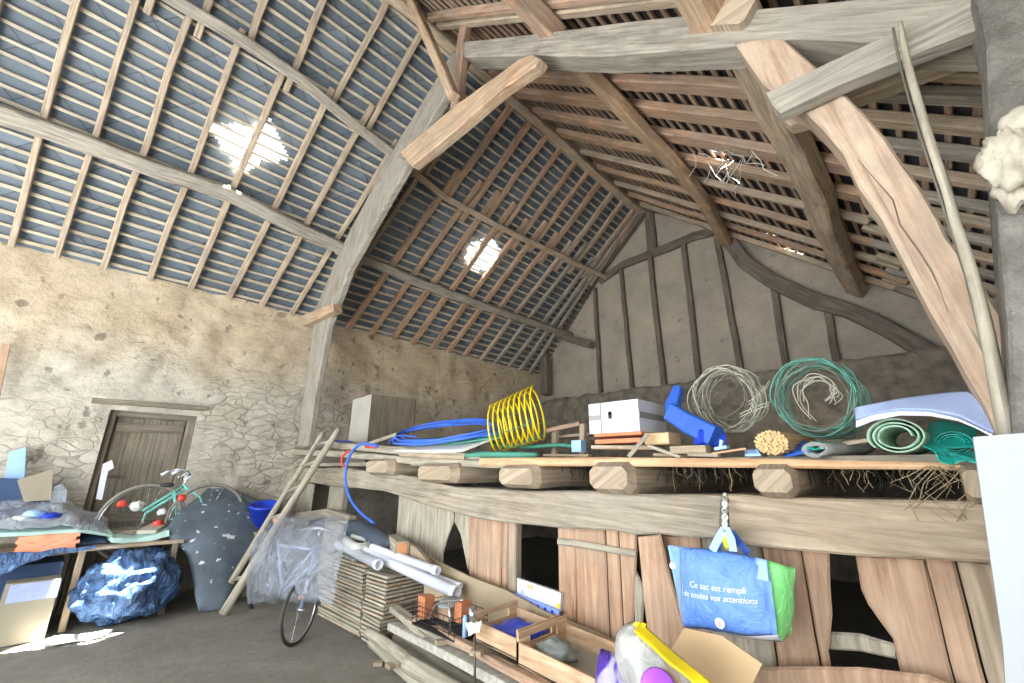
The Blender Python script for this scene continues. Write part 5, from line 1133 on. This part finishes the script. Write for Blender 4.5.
mb = MB(); mb.sweep([G(-3.6, 2.5, .40), G(-2.4, 2.28, .46), G(-1.2, 2.12, .49)], .06, .05, jit=.008); put('orange_batten', mb, M['rafter_red'], label='orange-brown batten running below the wooden trays', cat='board')
mb = MB(); mb.sweep([G(-3.7, 2.62, .36), G(-1.2, 2.45, .44)], .34, .05, jit=.01); put('wide_board', mb, M['plank_grey'], label='wide grey board carrying the wooden trays', cat='board')
mb = MB(); mb.sweep([G(-4.1, 2.6, .36), G(-3.3, 2.45, .33)], .10, .05, jit=.02); put('loose_board', mb, M['plank_grey'], label='grey slat end jutting towards the board stack', cat='board')
for i, (x, y, z, lb) in enumerate([(-3.55, 2.25, .12, 'small pale wood chip between the lower logs'), (-2.45, 2.2, .50, 'small pale chip on the grey board by the first tray'), (-3.9, 2.35, .02, 'small chip on the floor in front of the logs'), (-3.0, 2.33, .40, 'pale rectangular chip on the whitewashed board')]):
    mb = MB(); mb.box((x, y, z), (.08, .05, .03), Matrix.Rotation(.4 * i, 3, 'Z')); put('wood_chip', mb, M['beige_beam'], label=lb, cat='wood chip')
# back board of the trays
mb = MB(); mb.prism([at(u, v, 1, 2.84) for u, v in [(424, 555), (470, 577), (505, 590), (545, 612), (600, 634), (640, 655), (640, 700), (560, 690), (470, 640), (424, 600)]], (0, .02, 0), (1, 0, -.3)); put('backing_board', mb, plain('brown_hardboard', 'a8977c', .8, .12, 3), label='long brown board leaning behind the wooden trays', cat='board')
# crate of bricks with stool
t = thing('plastic_crate', 'black wire crate full of bricks on the pile', 'crate', (-3.2, 2.5, .42))
cx0, cx1, cy0, cy1, cz0, cz1 = -3.50, -2.94, 2.33, 2.66, .44, .58
cc = at(440, 612, 1, 2.4); sh = cc.x - (cx0 + cx1) / 2; cx0 += sh; cx1 += sh
for (a, b) in (((cx0, cy0), (cx1, cy0)), ((cx1, cy0), (cx1, cy1)), ((cx0, cy1), (cx1, cy1)), ((cx0, cy0), (cx0, cy1))):
    mb = MB()
    for k in range(5): z = cz0 + (cz1 - cz0) * k / 4; mb.tube([(a[0], a[1], z), (b[0], b[1], z)], .003, n=4)
    for k in range(9): q = k / 8; mb.tube([(a[0] + (b[0] - a[0]) * q, a[1] + (b[1] - a[1]) * q, cz0), (a[0] + (b[0] - a[0]) * q, a[1] + (b[1] - a[1]) * q, cz1)], .0025, n=4)
    put('side', mb, M['black'], parent=t)
mb = MB(); mb.box(((cx0 + cx1) / 2, (cy0 + cy1) / 2, cz0 - .005), (cx1 - cx0, cy1 - cy0, .01)); put('bottom', mb, M['black'], parent=t)
for i, (u, v, y, w, h, lb) in enumerate([(426, 606, 2.45, .10, .16, 'orange brick standing at the left end of the black crate'), (463, 611, 2.45, .08, .14, 'orange brick standing at the right end of the black crate'), (444, 612, 2.6, .26, .12, 'brown brick lying at the back of the black crate')]):
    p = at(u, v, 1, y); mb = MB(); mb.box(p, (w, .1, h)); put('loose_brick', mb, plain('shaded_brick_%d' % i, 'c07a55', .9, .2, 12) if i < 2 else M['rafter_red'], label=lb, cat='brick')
p = at(465, 626, 1, 2.38); mb = MB(); mb.lathe([(0, 0), (.018, 0), (.018, .12), (.013, .14), (0, .14)], p - Vector((0, 0, .07)), (0, 0, 1), 14); put('paint_tin', mb, M['light_blue'], label='narrow light blue tin below the right brick', cat='tin')
t = thing('metal_stool', 'small stool with bent metal legs standing in the brick crate', 'stool', at(445, 620, 1, 2.35))
mb = MB(); mb.tube([at(u, v, 1, 2.34) for u, v in [(429, 620), (433, 610), (437, 604), (445, 602), (454, 601), (463, 600)]], .008, n=8, spline=4); put('leg_frame', mb, M['chrome'], parent=t)
mb = MB(); mb.tube([at(u, v, 1, 2.34) for u, v in [(449, 603), (450, 618), (450, 634)]], .008, n=8); put('leg', mb, M['chrome'], parent=t)
mb = MB(); s_ = at(449, 603, 1, 2.42); mb.lathe([(0, 0), (.085, 0), (.09, .008), (.085, .014), (0, .014)], s_, (0.05, -.25, 1), 24); put('seat', mb, M['grey_felt'], parent=t)
# stake with taped top
t = thing('marker_stake', 'thin dark stake with silver cap and white tape before the trays', 'stake', at(475, 690, 1, 2.2))
mb = MB(); mb.tube([at(474.5, 625, 1, 2.2), at(475, 700, 1, 2.15)], .009, n=6); put('rod', mb, M['iron'], parent=t)
mb = MB(); a, b = at(472.5, 623, 1, 2.2), at(472, 607, 1, 2.2); mb.lathe([(0, 0), (.022, 0), (.026, (b - a).length), (.0, (b - a).length)], a, b - a, 14); put('cap', mb, M['chrome'], parent=t)
mb = ruled([at(467, 622, 1, 2.19), at(473, 624, 1, 2.15), at(482, 620, 1, 2.19)], [at(469, 636, 1, 2.19), at(475, 634, 1, 2.15), at(480, 632, 1, 2.19)], 8, 8, .02, 14, th=.002); put('tape', mb, M['white_sheet'], parent=t)
# wooden trays
M['tray'] = wood('tray_wood', 'b08a66', 'cfae8a', 'e2c8a6', grain=.6, bump=.15)
def tray(x0, x1, y0, y1, zb0, zb1, h, lb):
    t = thing('wooden_tray', lb, 'tray', ((x0 + x1) / 2, (y0 + y1) / 2, zb0)); th = .014
    zz = lambda x: zb0 + (zb1 - zb0) * (x - x0) / (x1 - x0)
    def wall(xa, ya, xb, yb_, vec, hh, nm, hole=False):
        za, zb_ = zz(xa), zz(xb); mb = MB()
        if not hole: mb.prism([(xa, ya, za), (xb, yb_, zb_), (xb, yb_, zb_ + hh), (xa, ya, za + hh)], vec, (xb - xa, yb_ - ya, 0))
        else:
            P = lambda q, r: Vector((xa + (xb - xa) * q, ya + (yb_ - ya) * q, za + hh * r))
            for q0, q1, r0, r1 in ((0, 1, 0, .45), (0, 1, .78, 1), (0, .22, .45, .78), (.78, 1, .45, .78)): mb.prism([P(q0, r0), P(q1, r0), P(q1, r1), P(q0, r1)], vec, (xb - xa, yb_ - ya, 0))
        put(nm, mb, M['tray'], parent=t)
    wall(x0, y0, x1, y0, (0, th, 0), h, 'side'); wall(x0, y1, x1, y1, (0, -th, 0), h, 'side')
    wall(x0, y0, x0, y1, (th, 0, 0), h * 1.45, 'end_panel', True); wall(x1 - th, y0, x1 - th, y1, (th, 0, 0), h * 1.45, 'end_panel', True)
    mb = MB(); mb.prism([(x0, y0, zb0 + .004), (x1, y0, zb1 + .004), (x1, y1, zb1 + .004), (x0, y1, zb0 + .004)], (0, 0, .008), (1, 0, 0)); put('bottom', mb, M['grey_board'], parent=t)
    return t
tray(-2.60, -2.17, 2.30, 2.74, .52, .50, .115, 'first wooden tray, with blue plastic film inside')
tray(-2.14, -1.50, 2.26, 2.76, .50, .46, .12, 'second wooden tray, holding a grey stone lump')
mb = ruled([(-2.57, 2.34, .57), (-2.2, 2.34, .56)], [(-2.55, 2.68, .58), (-2.2, 2.68, .57)], 12, 12, .03, 7, bulge=(0, 0, .05), th=.003); put('blue_film', mb, M['deep_blue'], label='crumpled blue plastic film in the first tray', cat='plastic')
mb = MB(); mb.blob((-1.98, 2.45, .56), (.12, .12, .06), .35, 2, 20, 14, 3); put('stone_lump', mb, M['grey_felt'], label='grey stone lump in the second tray', cat='stone')
# cartons showing in the opening
mb = MB(); mb.prism([at(u, v, 1, 2.93) for u, v in [(517, 578), (561, 593), (560, 612), (517, 600)]], (0, .03, 0), (1, 0, 0)); t = put('picture_box', mb, M['white_card'], label='white flat box standing in the opening behind trays', cat='box')
for i, (u, v, w) in enumerate([(530, 587, .06), (522, 592, .02), (558, 606, .03)]):
    mb = MB(); p = at(u, v, 1, 2.927); mb.box(p, (w, .004, .03)); put('printed_patch', mb, M[['wood_dummy', 'x', 'y'][0]] if False else [M['cardboard'], M['light_blue'], M['yellow_plastic']][i], parent=t)
mb = MB(); mb.prism([at(u, v, 1, 2.89) for u, v in [(513, 593), (559, 611), (558, 620), (513, 603)]], (0, .02, 0), (1, 0, 0)); t = put('blue_box', mb, plain('periwinkle_card', '8ea6ec', .5), label='periwinkle blue flat box in front of the white box', cat='box')
for i in range(5):
    mb = MB(); p = at(524 + i * 7, 601.5 + i * 2.7, 1, 2.886); mb.box(p, (.022, .003, .03)); put('printed_mark', mb, M['deep_blue'], parent=t)
# bags at the bottom
def bag_mat(name, c1, c2, c3):
    q = NT(name); ob = q.coord('Object'); n = q.noise(ob, 5, 2, .4, 1.0); q.bump(q.noise(ob, 9, 5, .7, 1), .7, .03); return q.done(q.ramp(n, [(.40, c1), (.44, c2), (.56, c2), (.60, c3)]), .3)
ybg = 2.1
t = thing('seed_bag', 'glossy yellow and white bag leaning below the stall door', 'bag', at(660, 700, 1, ybg))
mb = ruled([at(617, 655, 1, ybg), at(622, 632, 1, ybg), at(638, 621, 1, ybg)], [at(650, 740, 1, ybg - .05), at(700, 735, 1, ybg - .05), at(712, 688, 1, ybg)], 14, 20, .012, 8, bulge=(0, -.1, .03), th=.01); put('bag_front', mb, bag_mat('seed_bag_print', 'bdbab4', 'a5a6a4', '9a8577'), parent=t)
mb = ruled([at(617, 655, 1, ybg - .02), at(620, 634, 1, ybg - .04), at(636, 621, 1, ybg - .02)], [at(628, 668, 1, ybg - .06), at(634, 645, 1, ybg - .09), at(646, 624, 1, ybg - .04)], 10, 8, .008, 9, th=.006); put('bag_top', mb, M['yellow_plastic'], parent=t)
mb = ruled([at(640, 622, 1, ybg - .03), at(676, 655, 1, ybg - .06), at(712, 684, 1, ybg - .03)], [at(634, 632, 1, ybg - .1), at(670, 664, 1, ybg - .14), at(704, 693, 1, ybg - .06)], 10, 5, .004, 9, th=.006); put('bag_stripe', mb, M['yellow_plastic'], parent=t)
p = at(658, 688, 1, ybg - .16); mb = MB(); mb.lathe([(0, 0), (.07, 0), (.065, .01), (0, .014)], p, ray(658, 688) * -1, 26); put('violet_disc', mb, plain('violet_print', 'b05fe0', .35), parent=t)
t = thing('compost_bag', 'purple and white printed bag standing beside the yellow one', 'bag', at(610, 720, 1, 2.1))
mb = ruled([at(602, 649, 1, 2.12), at(613, 652, 1, 2.08), (at(622, 658, 1, 2.1))], [at(594, 730, 1, 2.05), at(615, 735, 1, 2.0), at(640, 730, 1, 2.05)], 12, 14, .01, 8, bulge=(0, -.06, 0), th=.008); put('bag_front', mb, bag_mat('compost_print', '4f31a0', 'b5aecb', '5d38b0'), parent=t)
mb = MB(); mb.prism([at(u, v, 1, 2.45) for u, v in [(684, 628), (722, 636), (735, 645), (762, 664), (735, 720), (690, 720), (668, 655)]], (0, .012, 0)); put('cardboard_flap', mb, M['cardboard'], label='tan cardboard flap standing below the shopping bag', cat='cardboard')
# cobwebs by the roof hole
random.seed(8); mb = MB()
for k in range(16):
    u, v = random.uniform(692, 760), random.uniform(150, 172); y, d = hs('R', u, v, .2); strand(mb, sp('R', y, d, .2), random.uniform(.1, .45), .006, .12)
put('cobwebs', mb, M['white_sheet'], label='white dusty cobwebs hanging below the small roof hole', cat='cobweb', kind='stuff')
